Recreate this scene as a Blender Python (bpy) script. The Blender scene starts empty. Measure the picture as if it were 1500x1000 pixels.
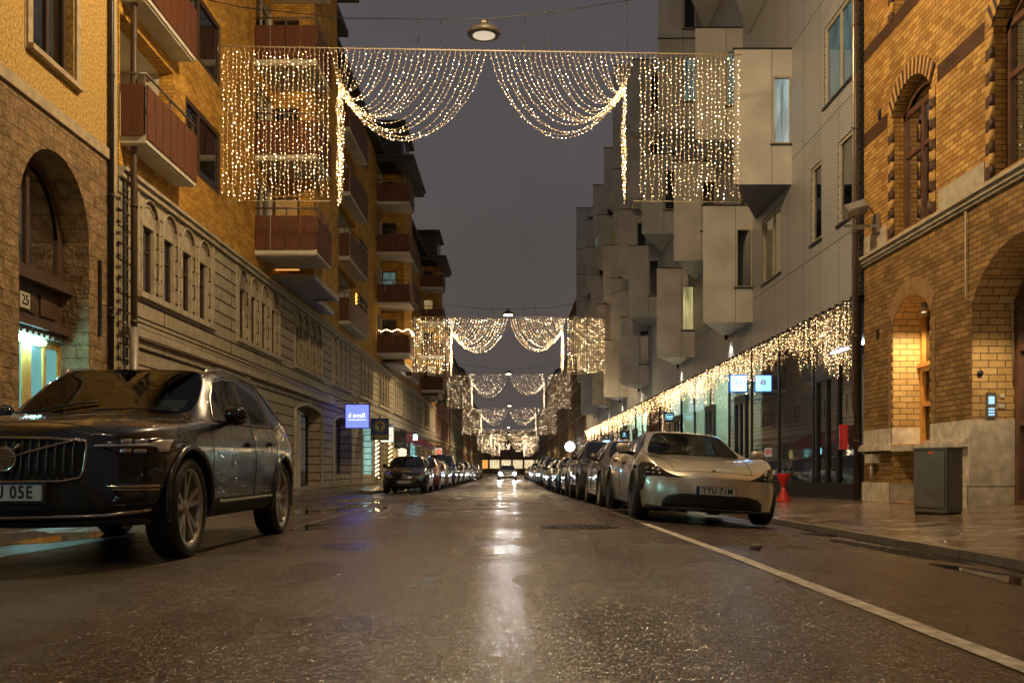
import bpy, bmesh, math, random
import numpy as np
from mathutils import Vector, Matrix, Euler
from mathutils.bvhtree import BVHTree
R = math.radians
rnd = random.Random(7)
sc = bpy.context.scene
# ------------------------------------------------------------- camera, world, exposure
cam_d = bpy.data.cameras.new('camera'); cam = bpy.data.objects.new('camera', cam_d)
sc.collection.objects.link(cam); sc.camera = cam
cam.location = (0, 0, 0.74); cam.rotation_euler = (R(90), 0, 0)
cam_d.sensor_width = 36; cam_d.lens = 36*1400/1500
cam_d.shift_x = 5/1500; cam_d.shift_y = 186/1500
cam_d.clip_start = 0.1; cam_d.clip_end = 3000
w = bpy.data.worlds.new('World'); sc.world = w; w.use_nodes = True
wn = w.node_tree.nodes; wl = w.node_tree.links
bg = wn['Background']
tc = wn.new('ShaderNodeTexCoord'); sx = wn.new('ShaderNodeSeparateXYZ'); cr = wn.new('ShaderNodeValToRGB')
wl.new(tc.outputs['Generated'], sx.inputs[0]); wl.new(sx.outputs['Z'], cr.inputs[0]); wl.new(cr.outputs[0], bg.inputs[0])
cr.color_ramp.elements[0].position = 0.0; cr.color_ramp.elements[0].color = (.062, .051, .046, 1)
cr.color_ramp.elements[1].position = 0.55; cr.color_ramp.elements[1].color = (.052, .0475, .052, 1)
bg.inputs[1].default_value = 1.0
cn = wn.new('ShaderNodeTexNoise'); cn.inputs['Scale'].default_value = 2.2; cn.inputs['Detail'].default_value = 5; cn.inputs['Roughness'].default_value = .55
cm = wn.new('ShaderNodeMapRange'); cm.inputs['From Min'].default_value = .3; cm.inputs['From Max'].default_value = .7; cm.inputs['To Min'].default_value = .82; cm.inputs['To Max'].default_value = 1.18
wl.new(tc.outputs['Generated'], cn.inputs['Vector']); wl.new(cn.outputs[0], cm.inputs[0]); wl.new(cm.outputs[0], bg.inputs[1])
sc.view_settings.view_transform = 'Standard'; sc.view_settings.look = 'None'
sc.view_settings.exposure = 0.72; sc.view_settings.gamma = 1.0
try:
    sc.cycles.use_denoising = True
    sc.cycles.max_bounces = 6; sc.cycles.diffuse_bounces = 3; sc.cycles.glossy_bounces = 4
    sc.cycles.transparent_max_bounces = 8; sc.cycles.transmission_bounces = 4
    sc.cycles.sample_clamp_indirect = 6
    sc.cycles.use_light_tree = True
except Exception: pass

# ------------------------------------------------------------- materials
MATS = {}
def newmat(name):
    m = bpy.data.materials.new(name); m.use_nodes = True
    MATS[name] = m
    return m, m.node_tree.nodes, m.node_tree.links, m.node_tree.nodes['Principled BSDF']
def setp(b, **k):
    names = {'col': 'Base Color', 'rough': 'Roughness', 'metal': 'Metallic', 'coat': 'Coat Weight', 'spec': 'Specular IOR Level',
             'trans': 'Transmission Weight', 'emi': 'Emission Strength', 'ecol': 'Emission Color', 'crough': 'Coat Roughness'}
    for a, v in k.items():
        if a in ('col', 'ecol') and len(v) == 3: v = (*v, 1)
        b.inputs[names[a]].default_value = v
def nmat(name, col, rough=.6, var=.15, scale=3., bump=.0, bscale=40., metal=0, coat=0, spec=.5, rvar=0.):
    """plain surface with noise variation in tone, roughness and relief"""
    m, n, l, b = newmat(name)
    setp(b, col=col, rough=rough, metal=metal, coat=coat, spec=spec)
    t = n.new('ShaderNodeTexCoord')
    nz = n.new('ShaderNodeTexNoise'); nz.inputs['Scale'].default_value = scale; nz.inputs['Detail'].default_value = 6
    l.new(t.outputs['Object'], nz.inputs['Vector'])
    r = n.new('ShaderNodeValToRGB')
    r.color_ramp.elements[0].position = .3; r.color_ramp.elements[1].position = .7
    r.color_ramp.elements[0].color = (*[c*(1-var) for c in col], 1); r.color_ramp.elements[1].color = (*[min(1, c*(1+var)) for c in col], 1)
    l.new(nz.outputs[0], r.inputs[0]); l.new(r.outputs[0], b.inputs['Base Color'])
    if rvar:
        mr = n.new('ShaderNodeMapRange'); mr.inputs['To Min'].default_value = max(0.02, rough-rvar); mr.inputs['To Max'].default_value = rough+rvar
        l.new(nz.outputs[0], mr.inputs[0]); l.new(mr.outputs[0], b.inputs['Roughness'])
    if bump:
        n2 = n.new('ShaderNodeTexNoise'); n2.inputs['Scale'].default_value = bscale; n2.inputs['Detail'].default_value = 4
        l.new(t.outputs['Object'], n2.inputs['Vector'])
        bp = n.new('ShaderNodeBump'); bp.inputs['Strength'].default_value = bump; bp.inputs['Distance'].default_value = .008
        l.new(n2.outputs[0], bp.inputs['Height']); l.new(bp.outputs[0], b.inputs['Normal'])
    return m
def brickmat(name, c1, c2, mortar, bw=.25, rh=.075, ms=.006, rough=.75, bump=.5, offset=.5, nvar=.35, nscale=2.0, rock=0., blotch=None):
    m, n, l, b = newmat(name)
    uv = n.new('ShaderNodeUVMap'); uv.uv_map = 'UVMap'
    br = n.new('ShaderNodeTexBrick'); br.offset = offset
    for k, v in (('Scale', 1.), ('Mortar Size', ms), ('Mortar Smooth', .3), ('Brick Width', bw), ('Row Height', rh), ('Bias', 0.)): br.inputs[k].default_value = v
    br.inputs['Color1'].default_value = (*c1, 1); br.inputs['Color2'].default_value = (*c2, 1); br.inputs['Mortar'].default_value = (*mortar, 1)
    l.new(uv.outputs[0], br.inputs['Vector'])
    nz = n.new('ShaderNodeTexNoise'); nz.inputs['Scale'].default_value = nscale; nz.inputs['Detail'].default_value = 7; nz.inputs['Roughness'].default_value = .65
    l.new(uv.outputs[0], nz.inputs['Vector'])
    mr = n.new('ShaderNodeMapRange'); mr.inputs['From Min'].default_value = .3; mr.inputs['From Max'].default_value = .7
    mr.inputs['To Min'].default_value = 1-nvar; mr.inputs['To Max'].default_value = 1+nvar*.6
    l.new(nz.outputs[0], mr.inputs[0])
    mx = n.new('ShaderNodeVectorMath'); mx.operation = 'SCALE'
    l.new(br.outputs['Color'], mx.inputs[0]); l.new(mr.outputs[0], mx.inputs['Scale'])
    l.new(mx.outputs[0], b.inputs['Base Color'])
    setp(b, rough=rough, spec=.3)
    n2 = n.new('ShaderNodeTexNoise'); n2.inputs['Scale'].default_value = 14; n2.inputs['Detail'].default_value = 6
    l.new(uv.outputs[0], n2.inputs['Vector'])
    ma = n.new('ShaderNodeMath'); ma.operation = 'MULTIPLY_ADD'; ma.inputs[1].default_value = -1.; 
    l.new(br.outputs['Fac'], ma.inputs[0])
    sc2 = n.new('ShaderNodeMath'); sc2.operation = 'MULTIPLY'; sc2.inputs[1].default_value = .35+rock
    l.new(n2.outputs[0], sc2.inputs[0]); l.new(sc2.outputs[0], ma.inputs[2])
    bp = n.new('ShaderNodeBump'); bp.inputs['Strength'].default_value = bump; bp.inputs['Distance'].default_value = .012+rock*.03
    l.new(ma.outputs[0], bp.inputs['Height']); l.new(bp.outputs[0], b.inputs['Normal'])
    return m
def emat(name, col, s, sample=True):
    m, n, l, b = newmat(name)
    setp(b, col=(.02, .02, .02), ecol=col, emi=s, rough=.4)
    if name in ('lit_cool', 'lit_yellow', 'lit_warm', 'lit_white', 'lit_yellow_dim', 'lit_blind', 'lit_shop'):   # lit cloth hangs in folds and rooms are uneven
        t = n.new('ShaderNodeTexCoord'); mp = n.new('ShaderNodeMapping'); mp.inputs['Scale'].default_value = (9, 9, .8); l.new(t.outputs['Object'], mp.inputs[0])
        nz = n.new('ShaderNodeTexNoise'); nz.inputs['Scale'].default_value = 1.6; nz.inputs['Detail'].default_value = 4; l.new(mp.outputs[0], nz.inputs['Vector'])
        mr = n.new('ShaderNodeMapRange'); mr.inputs['From Min'].default_value = .32; mr.inputs['From Max'].default_value = .68
        mr.inputs['To Min'].default_value = s*.35; mr.inputs['To Max'].default_value = s*1.5; l.new(nz.outputs[0], mr.inputs[0]); l.new(mr.outputs[0], b.inputs['Emission Strength'])
    if not sample:
        try: m.cycles.emission_sampling = 'NONE'
        except Exception: pass
    return m
def glassmat(name, tint=(.5, .55, .55), refl=.12, rough=.01, clear=.5, noise=0, rmax=.9):
    """pane: fresnel mirror over a tinted see-through sheet"""
    m, n, l, b = newmat(name)
    n.remove(b); out = n['Material Output']
    g = n.new('ShaderNodeBsdfGlossy'); g.inputs['Roughness'].default_value = rough; g.inputs['Color'].default_value = (.9, .92, .95, 1)
    t = n.new('ShaderNodeBsdfTransparent'); t.inputs[0].default_value = (*[c*clear for c in tint], 1)
    f = n.new('ShaderNodeLayerWeight'); f.inputs['Blend'].default_value = .35
    mr = n.new('ShaderNodeMapRange'); mr.inputs['To Min'].default_value = refl; mr.inputs['To Max'].default_value = rmax
    l.new(f.outputs['Fresnel'], mr.inputs[0])
    mx = n.new('ShaderNodeMixShader'); l.new(mr.outputs[0], mx.inputs[0]); l.new(t.outputs[0], mx.inputs[1]); l.new(g.outputs[0], mx.inputs[2])
    l.new(mx.outputs[0], out.inputs[0])
    if noise:
        tc = n.new('ShaderNodeTexCoord'); nz = n.new('ShaderNodeTexNoise'); nz.inputs['Scale'].default_value = noise
        l.new(tc.outputs['Object'], nz.inputs[0]); bp = n.new('ShaderNodeBump'); bp.inputs['Strength'].default_value = .04; bp.inputs['Distance'].default_value = .02
        l.new(nz.outputs[0], bp.inputs['Height']); l.new(bp.outputs[0], g.inputs['Normal'])
    return m
def paintmat(name, col, metal=.5, rough=.32, drops=True):
    """car paint under a wet clear coat with rain beads"""
    m, n, l, b = newmat(name)
    setp(b, col=col, metal=metal, rough=rough, coat=1., crough=.04)
    t = n.new('ShaderNodeTexCoord')
    v = n.new('ShaderNodeTexVoronoi'); v.inputs['Scale'].default_value = 55
    l.new(t.outputs['Object'], v.inputs['Vector'])
    mr = n.new('ShaderNodeMapRange'); mr.inputs['From Min'].default_value = .0; mr.inputs['From Max'].default_value = .38
    mr.inputs['To Min'].default_value = 1; mr.inputs['To Max'].default_value = 0
    l.new(v.outputs['Distance'], mr.inputs[0])
    bp = n.new('ShaderNodeBump'); bp.inputs['Strength'].default_value = .55; bp.inputs['Distance'].default_value = .0025
    l.new(mr.outputs[0], bp.inputs['Height']); l.new(bp.outputs[0], b.inputs['Coat Normal'])
    nz = n.new('ShaderNodeTexNoise'); nz.inputs['Scale'].default_value = 4; nz.inputs['Detail'].default_value = 5
    l.new(t.outputs['Object'], nz.inputs[0])
    m2 = n.new('ShaderNodeMapRange'); m2.inputs['To Min'].default_value = rough-.06; m2.inputs['To Max'].default_value = rough+.14
    l.new(nz.outputs[0], m2.inputs[0]); l.new(m2.outputs[0], b.inputs['Roughness'])
    return m

# ------------------------------------------------------------- mesh helpers
class MB:
    """collects shapes; s=-1 mirrors x (buildings on the right face the other way)"""
    def __init__(self, s=1):
        self.v = []; self.f = []; self.m = []; self.s = s; self.mi = 0; self.sm = []
    def mat(self, i): self.mi = i; return self
    def add(self, vs, fs, smooth=False):
        b = len(self.v); s = self.s
        self.v += [(s*p[0], p[1], p[2]) for p in vs]
        for f in fs:
            f = [b+i for i in f]
            if s < 0: f.reverse()
            self.f.append(f); self.m.append(self.mi); self.sm.append(smooth)
        return self
    def quad(self, a, b, c, d): return self.add([a, b, c, d], [(0, 1, 2, 3)])
    def box(self, x0, x1, y0, y1, z0, z1):
        if x0 > x1: x0, x1 = x1, x0
        if y0 > y1: y0, y1 = y1, y0
        v = [(x0, y0, z0), (x1, y0, z0), (x1, y1, z0), (x0, y1, z0), (x0, y0, z1), (x1, y0, z1), (x1, y1, z1), (x0, y1, z1)]
        return self.add(v, [(0, 3, 2, 1), (4, 5, 6, 7), (0, 1, 5, 4), (1, 2, 6, 5), (2, 3, 7, 6), (3, 0, 4, 7)])
    def prism(self, poly, z0, z1):
        n = len(poly)
        a = sum(poly[i][0]*poly[(i+1) % n][1]-poly[(i+1) % n][0]*poly[i][1] for i in range(n))
        if a < 0: poly = poly[::-1]
        v = [(x, y, z0) for x, y in poly]+[(x, y, z1) for x, y in poly]
        return self.add(v, [tuple(range(n))[::-1], tuple(range(n, 2*n))]+[(i, (i+1) % n, n+(i+1) % n, n+i) for i in range(n)])
    def tube(self, pts, r, seg=6, caps=True, smooth=True):
        pts = [Vector(p) for p in pts]; n = len(pts); vs = []
        rs = r if isinstance(r, (list, tuple)) else [r]*n
        up = None
        for i, p in enumerate(pts):
            t = (pts[min(i+1, n-1)]-pts[max(i-1, 0)])
            if t.length < 1e-9: t = Vector((0, 0, 1))
            t.normalize()
            if up is None: up = Vector((0, 0, 1)) if abs(t.z) < .9 else Vector((1, 0, 0))
            a = t.cross(up)
            if a.length < 1e-6: a = t.orthogonal()
            a.normalize(); b = a.cross(t); up = b
            for k in range(seg):
                q = 2*math.pi*k/seg
                vs.append(p+(a*math.cos(q)+b*math.sin(q))*rs[i])
        fs = [(i*seg+k, (i+1)*seg+k, (i+1)*seg+(k+1) % seg, i*seg+(k+1) % seg) for i in range(n-1) for k in range(seg)]
        if caps: fs += [tuple(range(seg)), tuple(range((n-1)*seg, n*seg))[::-1]]
        return self.add([tuple(q) for q in vs], fs, smooth)
    def lathe(self, prof, seg=24, c=(0, 0, 0), axis='z', a0=0, a1=2*math.pi, smooth=True):
        """prof: (radius, height) list revolved about an axis through c"""
        vs = []; full = abs(a1-a0-2*math.pi) < 1e-6; ns = seg if full else seg+1
        for r, h in prof:
            for k in range(ns):
                q = a0+(a1-a0)*k/seg; x, y = r*math.cos(q), r*math.sin(q)
                p = {'z': (x, y, h), 'x': (h, x, y), 'y': (x, h, y)}[axis]
                vs.append((p[0]+c[0], p[1]+c[1], p[2]+c[2]))
        fs = []
        for i in range(len(prof)-1):
            for k in range(seg):
                k2 = (k+1) % ns
                fs.append((i*ns+k, i*ns+k2, (i+1)*ns+k2, (i+1)*ns+k))
        return self.add(vs, fs, smooth)
    def build(self, name, mats, parent=None, uvs=True):
        me = bpy.data.meshes.new(name); me.from_pydata(self.v, [], self.f); me.update()
        if not isinstance(mats, (list, tuple)): mats = [mats]
        for m in mats: me.materials.append(MATS[m] if isinstance(m, str) else m)
        me.polygons.foreach_set('material_index', self.m); me.polygons.foreach_set('use_smooth', self.sm)
        if uvs: boxuv(me)
        o = bpy.data.objects.new(name, me); sc.collection.objects.link(o)
        if parent is not None: o.parent = parent
        return o
def boxuv(me):
    ul = me.uv_layers.new(name='UVMap'); nl = len(me.loops); npoly = len(me.polygons)
    if not nl: return
    co = np.empty(len(me.vertices)*3); me.vertices.foreach_get('co', co); co = co.reshape(-1, 3)
    vi = np.empty(nl, int); me.loops.foreach_get('vertex_index', vi)
    no = np.empty(npoly*3); me.polygons.foreach_get('normal', no); no = np.abs(no.reshape(-1, 3))
    lt = np.empty(npoly, int); me.polygons.foreach_get('loop_total', lt)
    ax = np.repeat(np.argmax(no*np.array([1, 1, .8]), axis=1), lt); p = co[vi]
    u = np.where(ax == 0, p[:, 1], p[:, 0]); v = np.where(ax == 2, p[:, 1], p[:, 2])
    ul.data.foreach_set('uv', np.stack([u, v], 1).ravel())
def empty(name, loc=(0, 0, 0), rot=(0, 0, 0)):
    o = bpy.data.objects.new(name, None); sc.collection.objects.link(o); o.location = loc; o.rotation_euler = rot
    o.empty_display_size = .2
    return o
def tag(o, label=None, cat=None, group=None, kind=None):
    if label: o['label'] = label
    if cat: o['category'] = cat
    if group: o['group'] = group
    if kind: o['kind'] = kind
    return o
def copy_tree(o, parent=None):
    c = o.copy(); sc.collection.objects.link(c); c.parent = parent
    for ch in list(o.children): copy_tree(ch, c)
    return c
def text_mesh(name, txt, size, mat, parent, loc, rot, mirror=False, extrude=.004, align='CENTER', sxy=(1, 1), sp=1.0, bold=0.):
    cu = bpy.data.curves.new(name, 'FONT'); cu.body = txt; cu.size = size; cu.extrude = extrude
    cu.offset = bold; cu.align_x = align; cu.align_y = 'CENTER'; cu.space_character = sp; cu.resolution_u = 4
    to = bpy.data.objects.new(name, cu); sc.collection.objects.link(to)
    dg = bpy.context.evaluated_depsgraph_get(); dg.update()
    me = bpy.data.meshes.new_from_object(to.evaluated_get(dg))
    bpy.data.objects.remove(to); bpy.data.curves.remove(cu)
    me.transform(Matrix.Diagonal((sxy[0]*(-1 if mirror else 1), sxy[1], 1, 1)))
    me.materials.clear(); me.materials.append(MATS[mat])
    o = bpy.data.objects.new(name, me); sc.collection.objects.link(o)
    o.location = loc; o.rotation_euler = rot
    if parent: o.parent = parent
    return o
def point_light(name, loc, power, col, r=.1, parent=None, spot=None, rot=(0, 0, 0), blend=.6):
    ld = bpy.data.lights.new(name, 'SPOT' if spot else 'POINT'); ld.energy = power; ld.color = col; ld.shadow_soft_size = r
    if spot: ld.spot_size = R(spot); ld.spot_blend = blend
    o = bpy.data.objects.new(name, ld); sc.collection.objects.link(o); o.location = loc; o.rotation_euler = rot
    if parent: o.parent = parent
    return o
# ------------------------------------------------------------- setting: ground, road, pavements
def mathn(n, l, op, a, b=None, c=None):
    x = n.new('ShaderNodeMath'); x.operation = op
    for i, v in enumerate((a, b, c)):
        if v is None: continue
        if isinstance(v, (int, float)): x.inputs[i].default_value = v
        else: l.new(v, x.inputs[i])
    return x.outputs[0]
def mrange(n, l, src, a, b, c, d):
    x = n.new('ShaderNodeMapRange')
    for k, v in zip(('From Min', 'From Max', 'To Min', 'To Max'), (a, b, c, d)): x.inputs[k].default_value = v
    l.new(src, x.inputs[0]); return x.outputs[0]
def noise(n, l, vec, s, det=4, rough=.5, ns=None):
    x = n.new('ShaderNodeTexNoise'); x.inputs['Scale'].default_value = s; x.inputs['Detail'].default_value = det; x.inputs['Roughness'].default_value = rough
    l.new(vec, x.inputs['Vector']); return x.outputs[0]
def wet_asphalt():
    m, n, l, b = newmat('asphalt')
    t = n.new('ShaderNodeTexCoord').outputs['Object']
    big = noise(n, l, t, .55, 3); mid = noise(n, l, t, 6, 5, .6); fine = noise(n, l, t, 60, 3, .6)
    v = n.new('ShaderNodeTexVoronoi'); v.inputs['Scale'].default_value = 125; l.new(t, v.inputs['Vector'])
    vd = v.outputs['Distance']
    # stones: paler flecks in a dark binder
    col = n.new('ShaderNodeValToRGB'); e = col.color_ramp.elements
    e[0].position = .36; e[0].color = (.004, .003, .0025, 1); e[1].position = .68; e[1].color = (.20, .135, .085, 1)
    mixf = mathn(n, l, 'ADD', mathn(n, l, 'MULTIPLY', mathn(n, l, 'SUBTRACT', .9, vd), .55), mathn(n, l, 'ADD', mathn(n, l, 'MULTIPLY', fine, .25), mathn(n, l, 'MULTIPLY', mid, .25)))
    l.new(mixf, col.inputs[0]); l.new(col.outputs[0], b.inputs['Base Color'])
    # long streak noise along the street for the worn wheel tracks
    mp = n.new('ShaderNodeMapping'); mp.inputs['Scale'].default_value = (1.1, .06, 1); l.new(t, mp.inputs[0])
    tr = noise(n, l, mp.outputs[0], 1.0, 3)
    rr = mathn(n, l, 'ADD', mathn(n, l, 'MULTIPLY', tr, .55), mathn(n, l, 'MULTIPLY', big, .45))
    l.new(mrange(n, l, rr, .40, .62, .17, .42), b.inputs['Roughness'])
    h = mathn(n, l, 'ADD', mathn(n, l, 'MULTIPLY', vd, -.9), mathn(n, l, 'ADD', mathn(n, l, 'MULTIPLY', fine, .8), mathn(n, l, 'MULTIPLY', noise(n, l, t, 16, 3), 2.6)))
    bp = n.new('ShaderNodeBump'); bp.inputs['Distance'].default_value = .0030
    l.new(mrange(n, l, rr, .35, .65, .6, 1.), bp.inputs['Strength'])
    l.new(h, bp.inputs['Height'])
    # every stone of the aggregate is a small facet with a tilt of its own
    def vm(op, a, c=None, scale=None):
        x = n.new('ShaderNodeVectorMath'); x.operation = op; l.new(a, x.inputs[0])
        if c is not None:
            if isinstance(c, tuple): x.inputs[1].default_value = c
            else: l.new(c, x.inputs[1])
        if scale is not None: x.inputs['Scale'].default_value = scale
        return x.outputs[0]
    v2 = n.new('ShaderNodeTexVoronoi'); v2.inputs['Scale'].default_value = 72; l.new(t, v2.inputs['Vector'])
    f1 = vm('SCALE', vm('SUBTRACT', v.outputs['Color'], (.5, .5, .5)), scale=.46); f2 = vm('SCALE', vm('SUBTRACT', v2.outputs['Color'], (.5, .5, .5)), scale=.34)
    gn = n.new('ShaderNodeNewGeometry').outputs['Normal']
    nn = vm('NORMALIZE', vm('ADD', gn, vm('ADD', f1, f2)))
    l.new(nn, bp.inputs['Normal']); l.new(bp.outputs[0], b.inputs['Normal'])
    setp(b, spec=.7)
wet_asphalt()
def wet_paving():
    m, n, l, b = newmat('paving')
    uv = n.new('ShaderNodeUVMap'); uv.uv_map = 'UVMap'; uv = uv.outputs[0]
    ds = n.new('ShaderNodeVectorMath'); ds.operation = 'ADD'
    nv = n.new('ShaderNodeTexNoise'); nv.inputs['Scale'].default_value = 3; l.new(uv, nv.inputs['Vector'])
    s = n.new('ShaderNodeVectorMath'); s.operation = 'SCALE'; s.inputs['Scale'].default_value = .03
    l.new(nv.outputs['Color'], s.inputs[0]); l.new(uv, ds.inputs[0]); l.new(s.outputs[0], ds.inputs[1])
    br = n.new('ShaderNodeTexBrick'); br.offset = .5
    for k, q in (('Scale', 1.), ('Mortar Size', .012), ('Mortar Smooth', .4), ('Brick Width', .21), ('Row Height', .14)): br.inputs[k].default_value = q
    br.inputs['Color1'].default_value = (.36, .26, .17, 1); br.inputs['Color2'].default_value = (.13, .092, .06, 1); br.inputs['Mortar'].default_value = (.02, .016, .012, 1)
    l.new(ds.outputs[0], br.inputs['Vector']); l.new(br.outputs['Color'], b.inputs['Base Color'])
    nz = noise(n, l, uv, 1.2, 4); f = noise(n, l, uv, 18, 4)
    l.new(mrange(n, l, nz, .35, .65, .07, .28), b.inputs['Roughness'])
    h = mathn(n, l, 'SUBTRACT', mathn(n, l, 'MULTIPLY', f, .8), br.outputs['Fac'])
    bp = n.new('ShaderNodeBump'); bp.inputs['Strength'].default_value = 1.; bp.inputs['Distance'].default_value = .012
    l.new(h, bp.inputs['Height']); l.new(bp.outputs[0], b.inputs['Normal']); setp(b, spec=.7)
wet_paving()
nmat('kerb_granite', (.16, .13, .10), .35, .35, 9, .5, 60, rvar=.12)
nmat('road_paint', (.62, .56, .47), .42, .5, 14, .5, 90, rvar=.1)
nmat('road_paint_worn', (.13, .11, .09), .40, .5, 14, .5, 90, rvar=.1)
nmat('ground_dark', (.05, .042, .035), .6, .3, .2)
m_, n_, l_, b_ = newmat('puddle_water'); setp(b_, col=(.008, .008, .008), rough=.015, spec=.9)
nmat('gutter_shadow', (.008, .007, .006), .22, .4, 20, .6, 60)
nmat('iron', (.05, .045, .04), .35, .3, 20, .6, 60, metal=.8)

XK = 4.1                       # right kerb line
GZ = [(-60, .09), (7, .085), (14, .045), (20, 0.), (36, -.2), (100, -.40), (300, -.8), (900, -1.2)]
def gz(y):
    for (a, u), (b, v) in zip(GZ[:-1], GZ[1:]):
        if y <= b: return u+(v-u)*(max(y, a)-a)/(b-a)
    return GZ[-1][1]
def road_z(x, y): return gz(y)+(0. if x < 1.6 else -.062*(x-1.6))
g = MB(); g.quad((-400, -60, -1.4), (400, -60, -1.4), (400, 900, -1.4), (-400, 900, -1.4))
tag(g.build('ground', 'ground_dark'), kind='structure')
def strips(xs, y0, y1, zf, mat, name, step=4):
    g = MB(); ys = [y0]
    while ys[-1] < y1: ys.append(min(y1, ys[-1]+step))
    vs = [(x, y, zf(x, y)) for y in ys for x in xs]; k = len(xs)
    g.add(vs, [(i*k+j, i*k+j+1, (i+1)*k+j+1, (i+1)*k+j) for i in range(len(ys)-1) for j in range(k-1)])
    return tag(g.build(name, mat), kind='structure')
strips([-5.4, -4.5, -3, -1.5, 0, 1.0, 1.6, 2.4, 3.2, XK], -40, 300, road_z, 'asphalt', 'road', 1)
# right pavement, rising from the kerb to the walls
def pav_z(x, y): return gz(y)-.075+(x-XK-.14)*.056+(.0 if y > 8 else -.045+(y-7)*.0)
strips([XK+.14, 5.2, 6.2, 7.9], -40, 300, pav_z, 'paving', 'right_pavement', 2)
k = MB()
y = -10.
while y < 260:
    L = 1.1 if y < 60 else 8
    k.box(XK, XK+.138, y, y+L-.012, -1.3, pav_z(XK+.14, y+L/2)+rnd.uniform(-.003, .003)); y += L
tag(k.build('right_kerb', 'kerb_granite'), kind='structure')
# left pavement: far stretch widens at y=31
def lp(x, y): return gz(y)+.10+(-x-4.9)*.045
g = MB()
for y0, y1, xe in ((-40, 35, -5.4), (35, 300, -4.95)):
    y = y0
    while y < y1: e = min(y1, y+4); g.add([(-7.9, y, lp(-7.9, y)), (xe-.14, y, lp(xe, y)), (xe-.14, e, lp(xe, e)), (-7.9, e, lp(-7.9, e))], [(0, 1, 2, 3)]); y = e
tag(g.build('left_pavement', 'paving'), kind='structure')
k = MB()
for y0, y1, xe in ((-10, 35, -5.4), (35, 260, -4.95)):
    y = y0
    while y < y1:
        L = min(1.1 if y < 60 else 8, y1-y); k.box(xe-.138, xe, y, y+L-.012, -1.3, lp(xe, y+L/2)+.004); y += L
k.box(-5.53, -4.96, 34.86, 35.0, -1.3, lp(-5, 35)+.004)
tag(k.build('left_kerb', 'kerb_granite'), kind='structure')
# white lines
def line(name, x0, x1, y0, y1, mat, gap=None):
    g = MB(); y = y0
    while y < y1:
        e = min(y1, y+(gap[0] if gap else 1)); j = rnd.uniform(-.004, .004)
        g.add([(x0+j, y, road_z(x0, y)+.004), (x1+j, y, road_z(x1, y)+.004), (x1, e, road_z(x1, e)+.004), (x0, e, road_z(x0, e)+.004)], [(0, 1, 2, 3)])
        y = e+(gap[1] if gap else 0)
    return tag(g.build(name, mat), kind='structure')
line('parking_line', 1.65, 1.765, -5, 12.0, 'road_paint')
line('parking_line', 1.67, 1.745, 12.0, 90, 'road_paint_worn')
line('parking_line', -2.52, -2.45, 6.6, 33, 'road_paint_worn')
# puddles in the left gutter and by the car
def puddle(cx, cy, rx, ry, seed, z=.004):
    r = random.Random(seed); n = 40; ph = [r.uniform(0, 6.28) for _ in range(4)]; p = []
    for i in range(n):
        a = 2*math.pi*i/n; k = 1+.22*math.sin(2*a+ph[0])+.16*math.sin(3*a+ph[1])+.10*math.sin(5*a+ph[2])+.07*math.sin(9*a+ph[3])
        x = cx+rx*k*math.cos(a); yy = cy+ry*k*math.sin(a); p.append((x, yy, road_z(x, yy)+z))
    g = MB(); g.add(p, [tuple(range(n))]); return tag(g.build('puddle', 'puddle_water'), kind='structure')
for a in ((-2.3, 11.2, .16, 1.0, 3), (-3.3, 15.5, .35, 1.8, 4), (-3.0, 19.5, .28, 2.2, 5), (-3.8, 24, .5, 2.0, 6), (-4.6, 9.0, .5, 1.6, 8),
          (3.75, 9.4, .22, 1.4, 9), (3.6, 6.6, .3, .9, 10), (-2.3, 16.8, .12, 1.2, 12)): puddle(*a)
# dark wet strip along the right kerb, painting in its shadow and gap
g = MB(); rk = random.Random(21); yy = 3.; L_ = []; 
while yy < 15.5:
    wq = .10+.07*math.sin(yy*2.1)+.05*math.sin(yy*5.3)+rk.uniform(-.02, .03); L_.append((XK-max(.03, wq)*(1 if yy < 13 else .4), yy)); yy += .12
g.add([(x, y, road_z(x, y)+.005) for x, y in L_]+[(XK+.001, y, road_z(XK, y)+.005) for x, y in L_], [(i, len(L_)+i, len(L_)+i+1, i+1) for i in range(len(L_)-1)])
tag(g.build('gutter_shade_strip', 'gutter_shadow'), kind='structure')
# patched trench in another asphalt, and drain grating at the kerb
g = MB(); g.box(3.62, 3.98, 11.6, 12.1, -.12, road_z(3.8, 11.8)+.008); 
for i in range(7): g.box(3.65+i*.045, 3.67+i*.045, 11.63, 12.07, -.1, road_z(3.8, 11.8)+.014)
tag(g.build('drain_grating', 'iron'), 'square cast iron drain grating at the right kerb by the sports saloon', 'drain grating')
# manhole cover with its ring and pattern
m = empty('manhole_cover', (.83, 11.1, road_z(.8, 11.1)+.001)); tag(m, 'round cast iron manhole cover in the wet carriageway', 'manhole cover')
g = MB(); g.lathe([(.46, .002), (.46, .007), (.40, .008), (.395, .003)], 40); g.build('rim', 'iron', m)
g = MB(); g.lathe([(.0001, .006), (.39, .006)], 36)
for i in range(-4, 5):
    h = math.sqrt(.37**2-(i*.08)**2)
    for j in range(-4, 5):
        if abs(j*.08) < h-.02: g.box(i*.08-.024, i*.08+.024, j*.08-.024, j*.08+.024, .006, .012)
g.build('lid', 'iron', m)
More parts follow.
